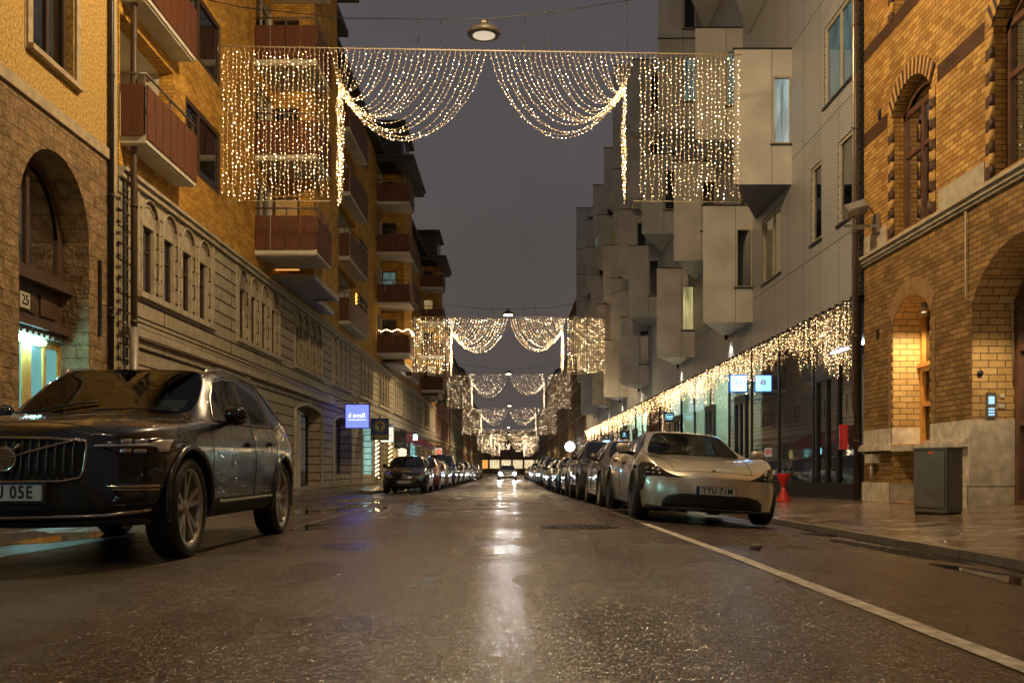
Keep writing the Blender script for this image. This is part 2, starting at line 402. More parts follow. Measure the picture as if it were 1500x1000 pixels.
# a loose stone on the carriageway
bm = bmesh.new(); bmesh.ops.create_icosphere(bm, subdivisions=2, radius=.05)
for v in bm.verts: v.co = Vector((v.co.x*1.1, v.co.y*.8, v.co.z*.55))*(1+rnd.uniform(-.12, .12))
me = bpy.data.meshes.new('stone'); bm.to_mesh(me); bm.free(); me.materials.append(MATS['kerb_granite'])
o = bpy.data.objects.new('stone', me); sc.collection.objects.link(o); o.location = (2.12, 8.2, road_z(2.12, 8.2)+.02)
tag(o, 'small dark stone lying on the road beside the white line', 'stone')
# ------------------------------------------------------------- building materials
brickmat('yellow_brick', (.72, .42, .08), (.46, .235, .035), (.16, .09, .03), .25, .075, .007, nvar=.38, nscale=1.2)
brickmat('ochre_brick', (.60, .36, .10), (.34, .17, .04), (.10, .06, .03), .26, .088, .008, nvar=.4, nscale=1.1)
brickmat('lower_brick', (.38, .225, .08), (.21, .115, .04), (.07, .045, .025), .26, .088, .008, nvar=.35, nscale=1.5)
brickmat('glazed_brick_lamplit', (.62, .42, .17), (.50, .31, .11), (.11, .07, .04), .26, .11, .008, rough=.5, nvar=.25, nscale=3)  # glazed jamb brick, made paler with lamplight put into its colour
brickmat('dark_brick', (.10, .045, .02), (.07, .035, .02), (.05, .03, .02), .26, .088, .008)
brickmat('band_brick', (.52, .30, .08), (.07, .035, .02), (.05, .03, .02), .9, .088, .006, offset=0)
brickmat('rough_granite', (.36, .245, .125), (.29, .19, .10), (.14, .095, .05), .42, .215, .007, rough=.9, bump=1., nvar=.55, nscale=4.5, rock=1.0)
brickmat('grey_stone', (.45, .39, .28), (.40, .345, .245), (.045, .035, .025), 4.6, .30, .022, rough=.85, bump=.8, offset=.5, nvar=.28, nscale=4)
brickmat('red_shop_brick', (.35, .10, .06), (.28, .08, .05), (.3, .25, .2), .25, .075, .008)
brickmat('brown_brick', (.26, .15, .09), (.21, .12, .075), (.12, .08, .05), .25, .075, .008, nvar=.25)
nmat('stucco', (.50, .33, .10), .95, .5, 22, 1., 45)
nmat('pale_stone', (.42, .34, .22), .8, .22, 5, .3, 30)
nmat('stone_trim', (.44, .385, .285), .85, .22, 6, .35, 30)
nmat('plinth_stone', (.60, .53, .42), .8, .3, 6, .4, 25)
nmat('white_plaster', (.62, .57, .46), .8, .1, 2)
nmat('soffit', (.60, .57, .48), .8, .12, 2, .1, 20)
nmat('soffit_blue', (.40, .42, .42), .7, .12, 2)
nmat('concrete_edge', (.50, .48, .42), .7, .15, 3)
nmat('dark_wood', (.085, .05, .03), .5, .3, 8)
nmat('brown_frame', (.07, .04, .025), .45, .2, 8)
nmat('pale_frame', (.42, .37, .27), .5, .1, 8)
nmat('roof_tin', (.030, .026, .024), .5, .3, 1.5)
nmat('black_metal', (.018, .017, .016), .4, .3, 6)
nmat('grey_pipe', (.36, .33, .27), .45, .15, 4, metal=.3)
nmat('galvanised', (.42, .40, .36), .38, .15, 5, metal=.8)
nmat('dark_inside', (.02, .018, .016), .8)
nmat('curtain_cloth', (.50, .47, .40), .9, .15, 2)
nmat('far_wall_red', (.30, .16, .10), .85, .25, 1.5, .2, 10)
nmat('far_wall_grey', (.20, .19, .15), .85, .25, 1.5, .2, 10)
nmat('far_wall_tan', (.34, .25, .16), .85, .25, 1.5, .2, 10)
nmat('far_wall_brown', (.20, .13, .085), .85, .25, 1.5, .2, 10)
nmat('roof_tile_red', (.28, .10, .05), .8, .3, 6)
# balcony boards: red-brown timber, a tone per board
m_, n_, l_, b_ = newmat('balcony_wood'); setp(b_, rough=.6)
t_ = n_.new('ShaderNodeTexCoord').outputs['Object']
mp_ = n_.new('ShaderNodeMapping'); mp_.inputs['Scale'].default_value = (9, 9, .7); l_.new(t_, mp_.inputs[0])
nn_ = noise(n_, l_, mp_.outputs[0], 3, 5)
cr_ = n_.new('ShaderNodeValToRGB'); cr_.color_ramp.elements[0].position = .3; cr_.color_ramp.elements[0].color = (.085, .028, .012, 1)
cr_.color_ramp.elements[1].position = .75; cr_.color_ramp.elements[1].color = (.165, .055, .020, 1)
l_.new(nn_, cr_.inputs[0]); l_.new(cr_.outputs[0], b_.inputs['Base Color'])
# perforated metal cladding of the oriel building
m_, n_, l_, b_ = newmat('perforated'); setp(b_, rough=.45, metal=.1)
uv_ = n_.new('ShaderNodeUVMap'); uv_.uv_map = 'UVMap'
def perf(n, l, uv, pitch, rad):
    s = n.new('ShaderNodeVectorMath'); s.operation = 'SCALE'; s.inputs['Scale'].default_value = 1/pitch; l.new(uv, s.inputs[0])
    f = n.new('ShaderNodeVectorMath'); f.operation = 'FRACTION'; l.new(s.outputs[0], f.inputs[0])
    d = n.new('ShaderNodeVectorMath'); d.operation = 'DISTANCE'; d.inputs[1].default_value = (.5, .5, 0); l.new(f.outputs[0], d.inputs[0])
    return mrange(n, l, d.outputs['Value'], rad, rad+.07, 0, 1)
mp_ = n_.new('ShaderNodeMapping'); mp_.inputs['Rotation'].default_value = (0, 0, R(30)); l_.new(uv_.outputs[0], mp_.inputs[0])
pf_ = perf(n_, l_, mp_.outputs[0], .085, .24)
br_ = n_.new('ShaderNodeTexBrick'); br_.offset = 0
for k_, v_ in (('Scale', 1.), ('Mortar Size', .012), ('Brick Width', 1.25), ('Row Height', 2.86)): br_.inputs[k_].default_value = v_
br_.inputs['Color1'].default_value = (.47, .475, .48, 1); br_.inputs['Color2'].default_value = (.43, .435, .44, 1); br_.inputs['Mortar'].default_value = (.04, .035, .03, 1)
l_.new(uv_.outputs[0], br_.inputs['Vector'])
mx_ = n_.new('ShaderNodeVectorMath'); mx_.operation = 'SCALE'; l_.new(br_.outputs['Color'], mx_.inputs[0])
l_.new(mrange(n_, l_, pf_, 0, 1, .25, 1), mx_.inputs['Scale']); l_.new(mx_.outputs[0], b_.inputs['Base Color'])
for nm_, c_ in (('box_metal', (.52, .50, .46)), ('box_metal_cool', (.50, .50, .49)), ('box_metal_dark', (.19, .165, .14))):
    nmat(nm_, c_, .4, .17, 1.1, metal=.1, rvar=.08)
nmat('box_soffit', (.62, .62, .58), .45, .08, 2, metal=.2)
nmat('box_soffit_blue', (.13, .14, .165), .5, .1, 2, metal=.2)
glassmat('window_glass', clear=.55, refl=.10)
glassmat('dark_glass', tint=(.3, .3, .3), clear=.25, refl=.14)
glassmat('shop_glass', tint=(.8, .9, .88), clear=.85, refl=.10)
glassmat('shop_glass_dark', tint=(.5, .5, .55), clear=.6, refl=.22, rough=.015, noise=1.1)
emat('lit_cool', (.50, .74, .66), .36)
emat('lit_yellow', (1, .78, .32), .95)
emat('lit_warm', (1, .62, .25), .75)
emat('lit_orange', (1, .42, .10), .6)
emat('lit_white', (.85, .95, .9), .75)
# bright hardware
emat('tube_white', (.35, .92, 1.), 60)
emat('lamp_lens', (1, .78, .5), 60)
emat('lamp_lens_dim', (1, .80, .58), .42)
emat('spot_lens', (1, .92, .78), 60)
emat('bulb_bright', (1, .66, .30), 130)
emat('bulb_mid', (1, .60, .26), 26)
emat('bulb_dim', (1, .57, .23), 7)
emat('fringe_bulb', (1, .62, .26), 12)
emat('fringe_bulb_dim', (1, .55, .22), 1.3)
nmat('fairy_wire', (.48, .41, .29), .4, .1)
nmat('door_wood', (.50, .27, .06), .4, .25, 6)
nmat('enamel_white', (.55, .52, .42), .4, .08, 6)
nmat('ink_black', (.01, .01, .01), .5)
nmat('cream_paint', (.52, .43, .25), .7, .2, 3)
nmat('galvanised_dark', (.20, .17, .13), .45, .2, 5, metal=.5)
nmat('concrete_cool', (.40, .41, .42), .6, .1, 2)
emat('lit_teal', (.20, .60, .60), .35)
emat('lit_cyan', (.30, .75, 1.), 7.0)
emat('lit_blind', (.8, .82, .75), .5)
emat('lit_shop', (1, .80, .45), .55)
nmat('ochre_plain', (.48, .28, .08), .7, .2, 6)
nmat('dark_plain', (.075, .035, .018), .6, .25, 6)
nmat('lower_plain', (.30, .18, .07), .7, .25, 6)
nmat('brown_frame_red', (.12, .055, .03), .45, .2, 6)
nmat('varnished_wood', (.50, .24, .05), .4, .2, 6)
nmat('curtain_dim', (.13, .13, .11), .9, .2, 3)
nmat('cabinet_paint', (.13, .13, .11), .45, .2, 4, .1, 60)
nmat('window_glass_flat', (.25, .25, .23), .2, .1)
nmat('mint_wall', (.56, .66, .55), .7, .06, 1)
nmat('signal_red', (.50, .02, .015), .3, .1, 3, coat=.5)
nmat('sticker_orange', (.6, .15, .03), .5)
emat('lit_screen', (.35, .6, .9), .9)
emat('lit_yellow_dim', (.9, .62, .25), .20)
emat('lit_panel', (.80, 1, .86), .60)
emat('ceiling_green', (.88, 1, .90), 45)
emat('ceiling_fill', (.75, .85, 1.), 15)
emat('ceiling_warm', (1, .72, .42), 10)
nmat('lamp_metal', (.10, .09, .075), .45, .2, 6, metal=.4)
emat('sign_blue', (.10, .13, 1.), 1.7)
emat('sign_white', (.85, .9, 1.), 1.5)
emat('sign_white2', (.85, .9, 1.), 1.6)
nmat('sign_navy', (.01, .02, .09), .4)
nmat('sign_yellow', (.45, .36, .05), .5)
nmat('sign_grey', (.35, .35, .36), .5)
nmat('sign_slate', (.035, .045, .06), .4)
nmat('sign_pink', (.25, .07, .08), .5)
nmat('sign_green', (.10, .14, .06), .5)
nmat('awning_red', (.16, .012, .02), .7)
emat('sign_cream', (.85, .80, .62), .72)
emat('sign_cream_dim', (.8, .70, .50), .50)
emat('sign_red', (.9, .06, .015), .55)
emat('sign_cyan', (.25, .75, 1.), 40)
emat('sign_white_blue', (.20, .52, 1.), 4.2)
emat('sign_glare', (.75, .92, 1.), 7)
emat('sign_cyan_dim', (.3, .7, .9), .8)
emat('sign_magenta', (.9, .1, .45), .7)
nmat('sign_slate2', (.012, .025, .045), .3)
emat('sign_frame_blue', (.01, .13, .5), .45)  # glow of the lit panel put into the frame as faint emission
nmat('sign_logo', (.005, .03, .16), .4)
emat('far_bulb_bright', (1, .74, .45), 22)
emat('far_bulb_mid', (1, .70, .40), 7)
emat('far_bulb_dim', (1, .58, .25), 1.6)
nmat('plate_banner', (.6, .55, .45), .6)
emat('lit_orange_bright', (1, .35, .05), 6)
nmat('leaf_green', (.04, .07, .02), .6, .4, 9)
# ------------------------------------------------------------- building kit
SPLIT = {'plinth', 'stone_course', 'shop_window', 'window_recess_wall', 'stone_panel', 'window_sill', 'brick_band', 'name_plate', 'dormer_window', 'lens', 'air_vent', 'display_stand', 'partition', 'shop_panel', 'chrome_strip', 'bottom_bar', 'conduit'}
def split_build(mb, name, mats, parent):
    par = list(range(len(mb.v)))
    def find(a):
        while par[a] != a: par[a] = par[par[a]]; a = par[a]
        return a
    key = {}
    for i, p in enumerate(mb.v):
        k = tuple(round(c, 4) for c in p)
        if k in key: par[find(i)] = find(key[k])
        else: key[k] = i
    for f in mb.f:
        for i in f[1:]: par[find(i)] = find(f[0])
    comp = {}
    for fi, f in enumerate(mb.f): comp.setdefault(find(f[0]), []).append(fi)
    out = None
    for fl in comp.values():
        m = MB(); ix = {}
        for fi in fl:
            ff = []
            for i in mb.f[fi]:
                if i not in ix: ix[i] = len(m.v); m.v.append(mb.v[i])
                ff.append(ix[i])
            m.f.append(ff); m.m.append(mb.m[fi]); m.sm.append(mb.sm[fi])
        out = m.build(name, mats, parent)
    return out
class Bld:
    def __init__(self, name, x0, y0, s, label, cat='building', rot=0., group=None):
        self.s = s; self.y0 = y0; self.x0 = x0
        self.root = empty(name, (x0, y0, 0), (0, 0, rot)); tag(self.root, label, cat, group)
    def mb(self):
        m = MB(self.s); y0 = self.y0; add = m.add
        def add2(vs, fs, smooth=False): return add([(p[0], p[1]-y0, p[2]) for p in vs], fs, smooth)
        m.add = add2; return m
    def part(self, name, mb, mats, parent=None):
        if name in SPLIT: return split_build(mb, name, mats, parent or self.root)
        return mb.build(name, mats, parent or self.root)
def arc(y0, y1, zs, rise, n=14):
    """arch curve from (y0,zs) to (y1,zs): circular segment of the given rise"""
    if rise <= 0: return [(y0, zs), (y1, zs)]
    h = (y1-y0)/2; r = (h*h+rise*rise)/(2*rise); cz = zs+rise-r; cy = (y0+y1)/2
    a = math.asin(min(1, h/r)); 
    if rise > h: a = math.pi-a
    return [(cy+r*math.sin(-a+2*a*i/n), cz+r*math.cos(-a+2*a*i/n)) for i in range(n+1)]
def wall(m, y0, y1, z0, z1, holes, o=0., wm=0, rm=None, back=False):
    """wall sheet with openings; each hole: (y0,y1,z0,z1,rise,depth[,reveal_mat])"""
    ys = sorted({y0, y1, *[h[0] for h in holes], *[h[1] for h in holes]}); zs = sorted({z0, z1, *[h[2] for h in holes], *[h[3] for h in holes]})
    ys = [v for v in ys if y0-1e-6 <= v <= y1+1e-6]; zs = [v for v in zs if z0-1e-6 <= v <= z1+1e-6]
    m.mat(wm)
    for i in range(len(ys)-1):
        run = None
        for j in range(len(zs)-1):
            cy, cz = (ys[i]+ys[i+1])/2, (zs[j]+zs[j+1])/2
            if any(h[0] < cy < h[1] and h[2] < cz < h[3] for h in holes):
                if run is not None: m.quad((o, ys[i], run), (o, ys[i+1], run), (o, ys[i+1], zs[j]), (o, ys[i], zs[j])); run = None
            elif run is None: run = zs[j]
        if run is not None: m.quad((o, ys[i], run), (o, ys[i+1], run), (o, ys[i+1], zs[-1]), (o, ys[i], zs[-1]))
    for h in holes:
        a, b, c, d, rise, dep = h[:6]; r2 = h[6] if len(h) > 6 else (wm if rm is None else rm)
        sp = d-rise; crv = arc(a, b, sp, rise)
        if rise > 0:
            m.mat(wm)
            for (p, q), (u, v) in zip(crv[:-1], crv[1:]):
                m.quad((o, p, q), (o, u, v), (o, u, d), (o, p, d))
        loop = [(a, c)]+crv+[(b, c)]
        m.mat(r2)
        for (p, q), (u, v) in zip(loop, loop[1:]+loop[:1]):
            if abs(p-u)+abs(q-v) > 1e-6: m.quad((o, p, q), (o, u, v), (o-dep, u, v), (o-dep, p, q))
    m.mat(0)
def bars(m, y0, y1, z0, z1, o, t=.06, d=.06, vs=(), hs=()):
    """window frame lying in the wall plane"""
    m.box(o-d, o, y0, y0+t, z0, z1); m.box(o-d, o, y1-t, y1, z0, z1)
    m.box(o-d, o, y0+t, y1-t, z0, z0+t); m.box(o-d, o, y0+t, y1-t, z1-t, z1)
    for v in vs: m.box(o-d*.9, o-.002, y0+(y1-y0)*v-t*.4, y0+(y1-y0)*v+t*.4, z0+t, z1-t)
    for h in hs: m.box(o-d*.8, o-.004, y0+t, y1-t, z0+(z1-z0)*h-t*.4, z0+(z1-z0)*h+t*.4)
def window(B, y0, y1, z0, z1, o, frame='brown_frame', t=.06, vs=(.5,), hs=(), inside='dark_inside', glass='window_glass', gap=.25, name='window', parent=None, curtain=True):
    m = B.mb(); bars(m, y0, y1, z0, z1, o, t, .07, vs, hs); w = B.part(name, m, frame, parent)
    m = B.mb(); m.quad((o-.04, y0+t*.5, z0+t*.5), (o-.04, y1-t*.5, z0+t*.5), (o-.04, y1-t*.5, z1-t*.5), (o-.04, y0+t*.5, z1-t*.5)); B.part('pane', m, glass, w)
    m = B.mb(); g = gap
    if inside == 'curtain_cloth':      # folded cloth hung behind the pane
        n = max(6, int((y1-y0)/.05)); vv = []
        for i in range(n+1):
            yy = y0+(y1-y0)*i/n; oo = o-g+.03*math.sin(i*1.9)
            vv += [(oo, yy, z0), (oo, yy, z1)]
        m.add(vv, [(2*i, 2*i+2, 2*i+3, 2*i+1) for i in range(n)])
    else: m.quad((o-g, y0, z0), (o-g, y1, z0), (o-g, y1, z1), (o-g, y0, z1))
    if curtain: B.part('curtain', m, inside, w)
    return w

# ------------------------------------------------------------- near left: granite and stucco house
G = Bld('stone_house', -7.0, 0, 1, 'near left house with rough brown granite base, arched doorway and yellow roughcast above')
m = G.mb()
doors = [(13.67, 15.94, .1, 5.63, 1.13, .46), (7.6, 9.9, .1, 5.63, 1.13, .46), (1.5, 3.8, .1, 5.63, 1.13, .46)]
wall(m, -4, 16.72, -1.2, 6.15, doors, wm=0, rm=0)
m.quad((0, 16.72, 0), (-9, 16.72, 0), (-9, 16.72, 6.15), (0, 16.72, 6.15))
G.part('granite_wall', m, 'rough_granite')
m = G.mb()
wins = [(14.02, 15.38, 6.93, 9.3, 0, .22), (8.0, 9.5, 6.93, 9.3, 0, .22), (14.02, 15.38, 10.4, 12.6, 0, .22), (8.0, 9.5, 10.4, 12.6, 0, .22)]
wall(m, -4, 16.72, 6.15, 19, wins)
m.quad((0, 16.72, 6.15), (-9, 16.72, 6.15), (-9, 16.72, 19), (0, 16.72, 19)); m.quad((0, -4, 19), (0, 16.72, 19), (-9, 16.72, 19), (-9, -4, 19))
G.part('stucco_wall', m, 'stucco')
m = G.mb(); m.box(-.1, .05, -4, 16.74, 6.12, 6.30); G.part('string_course', m, 'pale_stone')
for h in wins:
    m = G.mb(); a, b, c, d = h[:4]
    for q, t_ in ((.0, .20), (.03, .12)):          # stepped pale surround
        m.box(-.05, .012+q, a-.20+q, a-.03, c-.1, d+.2-q); m.box(-.05, .012+q, b+.03, b+.20-q, c-.1, d+.2-q)
    m.box(-.05, .03, a-.03, b+.03, d, d+.2)
    m.box(-.21, .11, a-.16, b+.14, c-.09, c-.012); G.part('window_surround', m, 'pale_stone')
    window(G, a, b, c, d, -.12, 'pale_frame' if c > 10 else 'brown_frame', .09, (.55,), (.7,), 'curtain_cloth', gap=.16)
for (a, b, c, d, r_, dp) in doors:
    o = -.46
    dw = G.mb(); dw.box(o-.06, o, a, b, 3.08, 3.62); 
    for j in range(3): dw.box(o, o+.03, a+.15+j*.68, a+.7+j*.68, 3.17, 3.5)
    dw.box(o, o+.20, a, b, 3.62, 3.72); dw.box(o, o+.13, a, b, 3.72, 3.80); dw.box(o-.02, o+.16, a, b, 2.93, 3.06); dw.box(o, o+.10, a, b, 2.86, 2.94)
    for j in range(12): dw.box(o, o+.14, a+.1+j*.18, a+.18+j*.18, 2.80, 2.86)
    tr = G.part('transom', dw, 'dark_wood')
    # arched fanlight
    f = G.mb(); crv = arc(a+.02, b-.02, 4.5, 1.11)
    for (p, q), (u, v) in zip(crv[:-1], crv[1:]): f.quad((o+.02, p, q), (o+.02, u, v), (o+.02, a+(b-a)/2+(u-a-(b-a)/2)*.88, 4.5+(v-4.5)*.88), (o+.02, a+(b-a)/2+(p-a-(b-a)/2)*.88, 4.5+(q-4.5)*.88))
    f.box(o-.04, o+.02, a, a+.16, 3.8, 4.5); f.box(o-.04, o+.02, b-.16, b, 3.8, 4.5); f.box(o-.04, o+.02, a+.16, b-.16, 3.8, 3.9)
    f.box(o-.03, o+.015, (a+b)/2-.05, (a+b)/2+.05, 3.9, 5.5)
    fw = G.part('fanlight', f, 'dark_wood')
    f = G.mb(); f.add([(o-.02, a, 3.8)]+[(o-.02, p, q) for p, q in crv]+[(o-.02, b, 3.8)], [tuple(range(len(crv)+2))]); G.part('pane', f, 'window_glass', fw)
    f = G.mb(); f.add([(o-.3, a, 3.8)]+[(o-.3, p, q) for p, q in crv]+[(o-.3, b, 3.8)], [tuple(range(len(crv)+2))]); G.part('curtain', f, 'dark_inside', fw)
    # double leaf door of varnished wood with tall panes
    dd = G.mb(); w2 = (b-a)/2
    for j in range(2):
        p = a+j*w2; bars(dd, p+.01, p+w2-.01, .12, 2.80, o, .12, .07, (.5,), ())
        dd.box(o-.05, o-.01, p+.13, p+w2-.13, .2, .95)
    do = G.part('door', dd, 'door_wood')
    f = G.mb(); f.quad((o-.03, a+.05, .9), (o-.03, b-.05, .9), (o-.03, b-.05, 2.75), (o-.03, a+.05, 2.75)); G.part('pane', f, 'lit_teal', do)
    f = G.mb(); f.tube([(o+.05, b-.95, 1.3), (o+.09, b-.95, 1.3), (o+.09, b-.95, 1.9), (o+.05, b-.95, 1.9)], .012); G.part('handle', f, 'galvanised', do)
    f = G.mb(); f.box(o+.03, o+.11, a+.25, b-.75, 2.70, 2.76); lb = G.part('door_light', f, 'tube_white')
pl = G.mb(); pl.box(-.43, -.41, 14.50, 14.80, 3.20, 3.44); npl = G.part('number_plate', pl, 'enamel_white')
text_mesh('number', '25', .22, 'ink_black', G.root, (-.404, 14.65, 3.32), (R(90), 0, R(90)), extrude=.002)
m = G.mb(); m.box(.0, .05, 16.28, 16.34, 3.0, 4.28); m.box(.0, .02, 16.27, 16.35, 3.1, 3.16); m.box(.0, .02, 16.27, 16.35, 4.1, 4.16)
m.tube([(.02, 16.34, 3.55), (.16, 16.5, 3.5), (.2, 16.55, 3.52)], .008); G.part('flag_holder', m, 'black_metal')
m = G.mb(); m.box(0, .02, 12.35, 12.6, 6.55-.9, 6.75-.9); G.part('air_vent', m, 'black_metal')
# gap between the two houses: pale render strip, pipes and fixed ladder
pp = Bld('render_strip', -7.0, 16.7, 1, 'narrow cream painted wall strip between the granite house and the balcony flats', 'wall strip')
m = pp.mb(); m.prism([(-.3, 16.74), (.03, 16.74), (.03, 16.95), (-.3, 16.95)], 0, 18); m.box(-.3, -.02, 16.95, 17.15, 0, 18)
for q in range(0, 18, 3): m.box(.03, .034, 16.75, 16.94, q+.4, q+.43)
pp.part('strip', m, 'cream_paint')
def downpipe(x, y, zt, zb, r, mat, label, bend=None, sleeve=None, grp=None):
    t = empty('downpipe', (x, y, 0)); tag(t, label, 'downpipe', grp)
    m = MB(); pts = [(0, 0, zt), (0, 0, zb)]
    if bend: pts = [(bend[0], bend[1], zt), (bend[0], bend[1], bend[2]+.15), (0, 0, bend[2]-.15), (0, 0, zb)]
    m.tube(pts, r, 12); m.build('pipe', mat, t)
    m = MB(); z = zb+1.2
    while z < zt: m.lathe([(r, z-.03), (r+.012, z-.03), (r+.012, z+.03), (r, z+.03)], 12, (0, 0, 0)); z += 2.1
    split_build(m, 'bracket', mat, t)
    if sleeve: m = MB(); m.tube([(0, 0, sleeve), (0, 0, zb)], r+.018, 12); m.build('sleeve', 'grey_pipe', t)
    return t
downpipe(-6.93, 16.68, 18, .1, .045, 'black_metal', 'thin black downpipe at the corner of the granite house')
downpipe(-6.80, 17.35, 18, .1, .06, 'brown_frame', 'brown downpipe with a pale grey lower sleeve beside the wall ladder', (0, .0, 6.3), 3.3)
t = empty('wall_ladder', (-6.86, 17.12, 0)); tag(t, 'narrow dark ladder rack of short rungs fixed on the wall beside the brown downpipe', 'ladder')
m = MB(); m.box(-.02, .01, -.10, -.075, 2.6, 5.9); m.box(-.02, .01, .075, .10, 2.6, 5.9); m.build('rail', 'black_metal', t)
m = MB()
for j in range(16): m.box(-.015, .03, -.08, .08, 2.7+j*.2, 2.73+j*.2)
m.build('rung', 'galvanised_dark', t)

# ------------------------------------------------------------- left: flats on a grey stone base
A = Bld('balcony_flats', -7.0, 17.1, 1, 'long yellow brick flats with red-brown balconies over a grey stone base with arched windows', rot=-.006)
Y0, Y1 = 17.16, 86.0
mods = [15.4, 38.6, 61.8]
m = A.mb(); holes = []; inner = []
gk = 0; g0 = 18.15
while g0+4.4 < Y1:
    for i in range(4):
        c = g0+.5+i*1.09; holes.append((c-.42, c+.42, 4.10, 5.92, .42, .05)); inner.append((c-.33, c+.33, 4.14, 5.44, gk))
    g0 += 6.4 if gk != 3 else 6.2; gk += 1
low = [(23.5, 27.2, .4, 2.7), (31.0, 35.0, .12, 2.85), (37.6, 41.4, .5, 2.8), (44.4, 47.6, .45, 2.75), (49.0, 50.3, .12, 2.8), (52.0, 55.4, .5, 2.8), (58.0, 62.0, .5, 2.8), (64.5, 68.5, .5, 2.8), (71, 75, .12, 2.8), (77.5, 81.5, .5, 2.8)]
for a, b, c, d in low: holes.append((a, b, c, d, .18, .55))
wall(m, Y0, Y1, -1.2, 6.0, holes)
m.quad((0, Y0, 0), (-9, Y0, 0), (-9, Y0, 6), (0, Y0, 6)); m.quad((0, Y1, 0), (-9, Y1, 0), (-9, Y1, 16), (0, Y1, 16))
ih = [(a, b, c, d, 0, .11) for a, b, c, d, k in inner]
A.part('stone_base', m, 'grey_stone')
m = A.mb()
for j in range(0, len(ih), 4):
    wall(m, ih[j][0]-.15, ih[j+3][1]+.15, 4.08, 5.94, ih[j:j+4], o=-.05)
A.part('window_recess_wall', m, 'stone_trim')
m = A.mb()
for h in holes:
    if h[4] == .42:
        crv = arc(h[0]-.03, h[1]+.03, 5.52, .43, 10)
        m.tube([(.01, h[0]-.03, 4.1)]+[(.01, p, q) for p, q in crv]+[(.01, h[1]+.03, 4.1)], .024, 6, False)
        crv = arc(h[0]+.06, h[1]-.06, 5.50, .34, 10)
        m.tube([(-.04, h[0]+.06, 5.45)]+[(-.04, p, q) for p, q in crv]+[(-.04, h[1]-.06, 5.45)], .018, 5, False)
for j in range(0, len(inner), 4):
    a, b = inner[j][0]-.22, inner[j+3][1]+.22
    m.box(-.1, .09, a-.1, b+.1, 3.99, 4.10); m.box(0, .025, a-.12, a-.02, 4.1, 6.0); m.box(0, .025, b+.02, b+.12, 4.1, 6.0)
m.box(-.05, .08, Y0, Y1, 5.99, 6.10); m.box(-.05, .14, Y0, Y1, 6.10, 6.17)
m.box(0, .10, Y0, Y1, 3.22, 3.30); m.box(0, .06, Y0, Y1, 3.30, 3.40)
A.part('stone_moulding', m, 'stone_trim')
m = A.mb(); m.tube([(.13, Y0+.3, 3.16), (.13, 40, 3.16), (.13, Y1, 3.16)], .03); m.tube([(.11, Y0+.3, 3.47), (.11, 36, 3.46)], .018); A.part('conduit', m, 'brown_frame')
for i, (a, b, c, d, k) in enumerate(inner):
    window(A, a, b, c, d, -.12, 'dark_wood', .05, (.5,) if k < 3 else (), (.65,) if k < 3 else (), 'dark_inside', 'dark_glass' if k % 3 else 'window_glass')
lowin = ['dark_inside', 'dark_inside', 'dark_inside', 'lit_cyan', 'lit_orange', 'lit_warm', 'lit_white', 'lit_cyan', 'lit_warm', 'lit_warm']
for (a, b, c, d), li in zip(low, lowin):
    window(A, a, b, c, d-.19, -.45, 'black_metal', .07, (.33, .66) if b-a > 2 else (), (.8,), li, 'shop_glass', .5, 'shop_window')
    m = A.mb(); crv = arc(a-.12, b+.12, d-.18+.02, .24)
    m.tube([(.02, a-.12, .1)]+[(.02, p, q) for p, q in crv]+[(.02, b+.12, .1)], .07, 6, False)
    m.add([(.05, (a+b)/2-.12, d), (.05, (a+b)/2+.12, d), (.05, (a+b)/2+.2, d+.5), (.05, (a+b)/2-.2, d+.5), (0, (a+b)/2-.12, d), (0, (a+b)/2+.12, d), (0, (a+b)/2+.2, d+.5), (0, (a+b)/2-.2, d+.5)],
          [(0, 1, 2, 3), (0, 4, 5, 1), (1, 5, 6, 2), (3, 2, 6, 7), (0, 3, 7, 4)])
    A.part('opening_surround', m, 'stone_trim')
m = A.mb(); m.box(-.5, -.12, 31.7, 32.3, .12, 2.7); A.part('door_column', m, 'white_plaster')
# brick storeys
FL = [6.62+2.6*k for k in range(4)]
bh = []
for M0 in mods:
    for z in FL:
        a, b = max(M0, Y0+.05), M0+4.5
        bh.append((a, b, z, z+2.34, 0, .3))
        bh.append((M0+5.25, M0+7.7, z+.68, z+2.18, 0, .10))
        bh.append((M0+10.9, M0+12.6, z, z+2.2, 0, .10, 1))
m = A.mb(); wall(m, Y0, Y1, 6.17, 16.9, bh)
m.quad((0, Y0, 6.1), (-9, Y0, 6.1), (-9, Y0, 16.9), (0, Y0, 16.9))
for M0 in mods:      # bays A and B
    z0, z1 = 6.62, 16.3; a, b, c = M0+12.72, M0+16.45, M0+19.4
    zz = [z0]+[v for f in FL for v in (f+.75, f+2.15)]+[z1]
    # near end wall with an opening per storey next to the wall
    for f in FL: m.quad((.78, a, f-.15), (1.2, a, f-.15), (1.2, a, f+2.45), (.78, a, f+2.45)); m.quad((0, a, f+2.1), (.78, a, f+2.1), (.78, a, f+2.6), (0, a, f+2.6))
    m.quad((0, a, z1-.2), (1.2, a, z1-.2), (1.2, a, z1+.6), (0, a, z1+.6))
    m.quad((1.2, a, z0-.15), (1.2, b, z0-.15), (1.2, b, z1+.6), (1.2, a, z1+.6)); m.quad((1.2, b, z0), (.5, b, z0), (.5, b, z1+.6), (1.2, b, z1+.6))
    m.quad((.5, b, z0-.15), (.5, c, z0-.15), (.5, c, z1+.6), (.5, b, z1+.6)); m.quad((.5, c, z0), (0, c, z0), (0, c, z1+.6), (.5, c, z1+.6))
A.part('brick_wall', m, ['yellow_brick', 'white_plaster'])
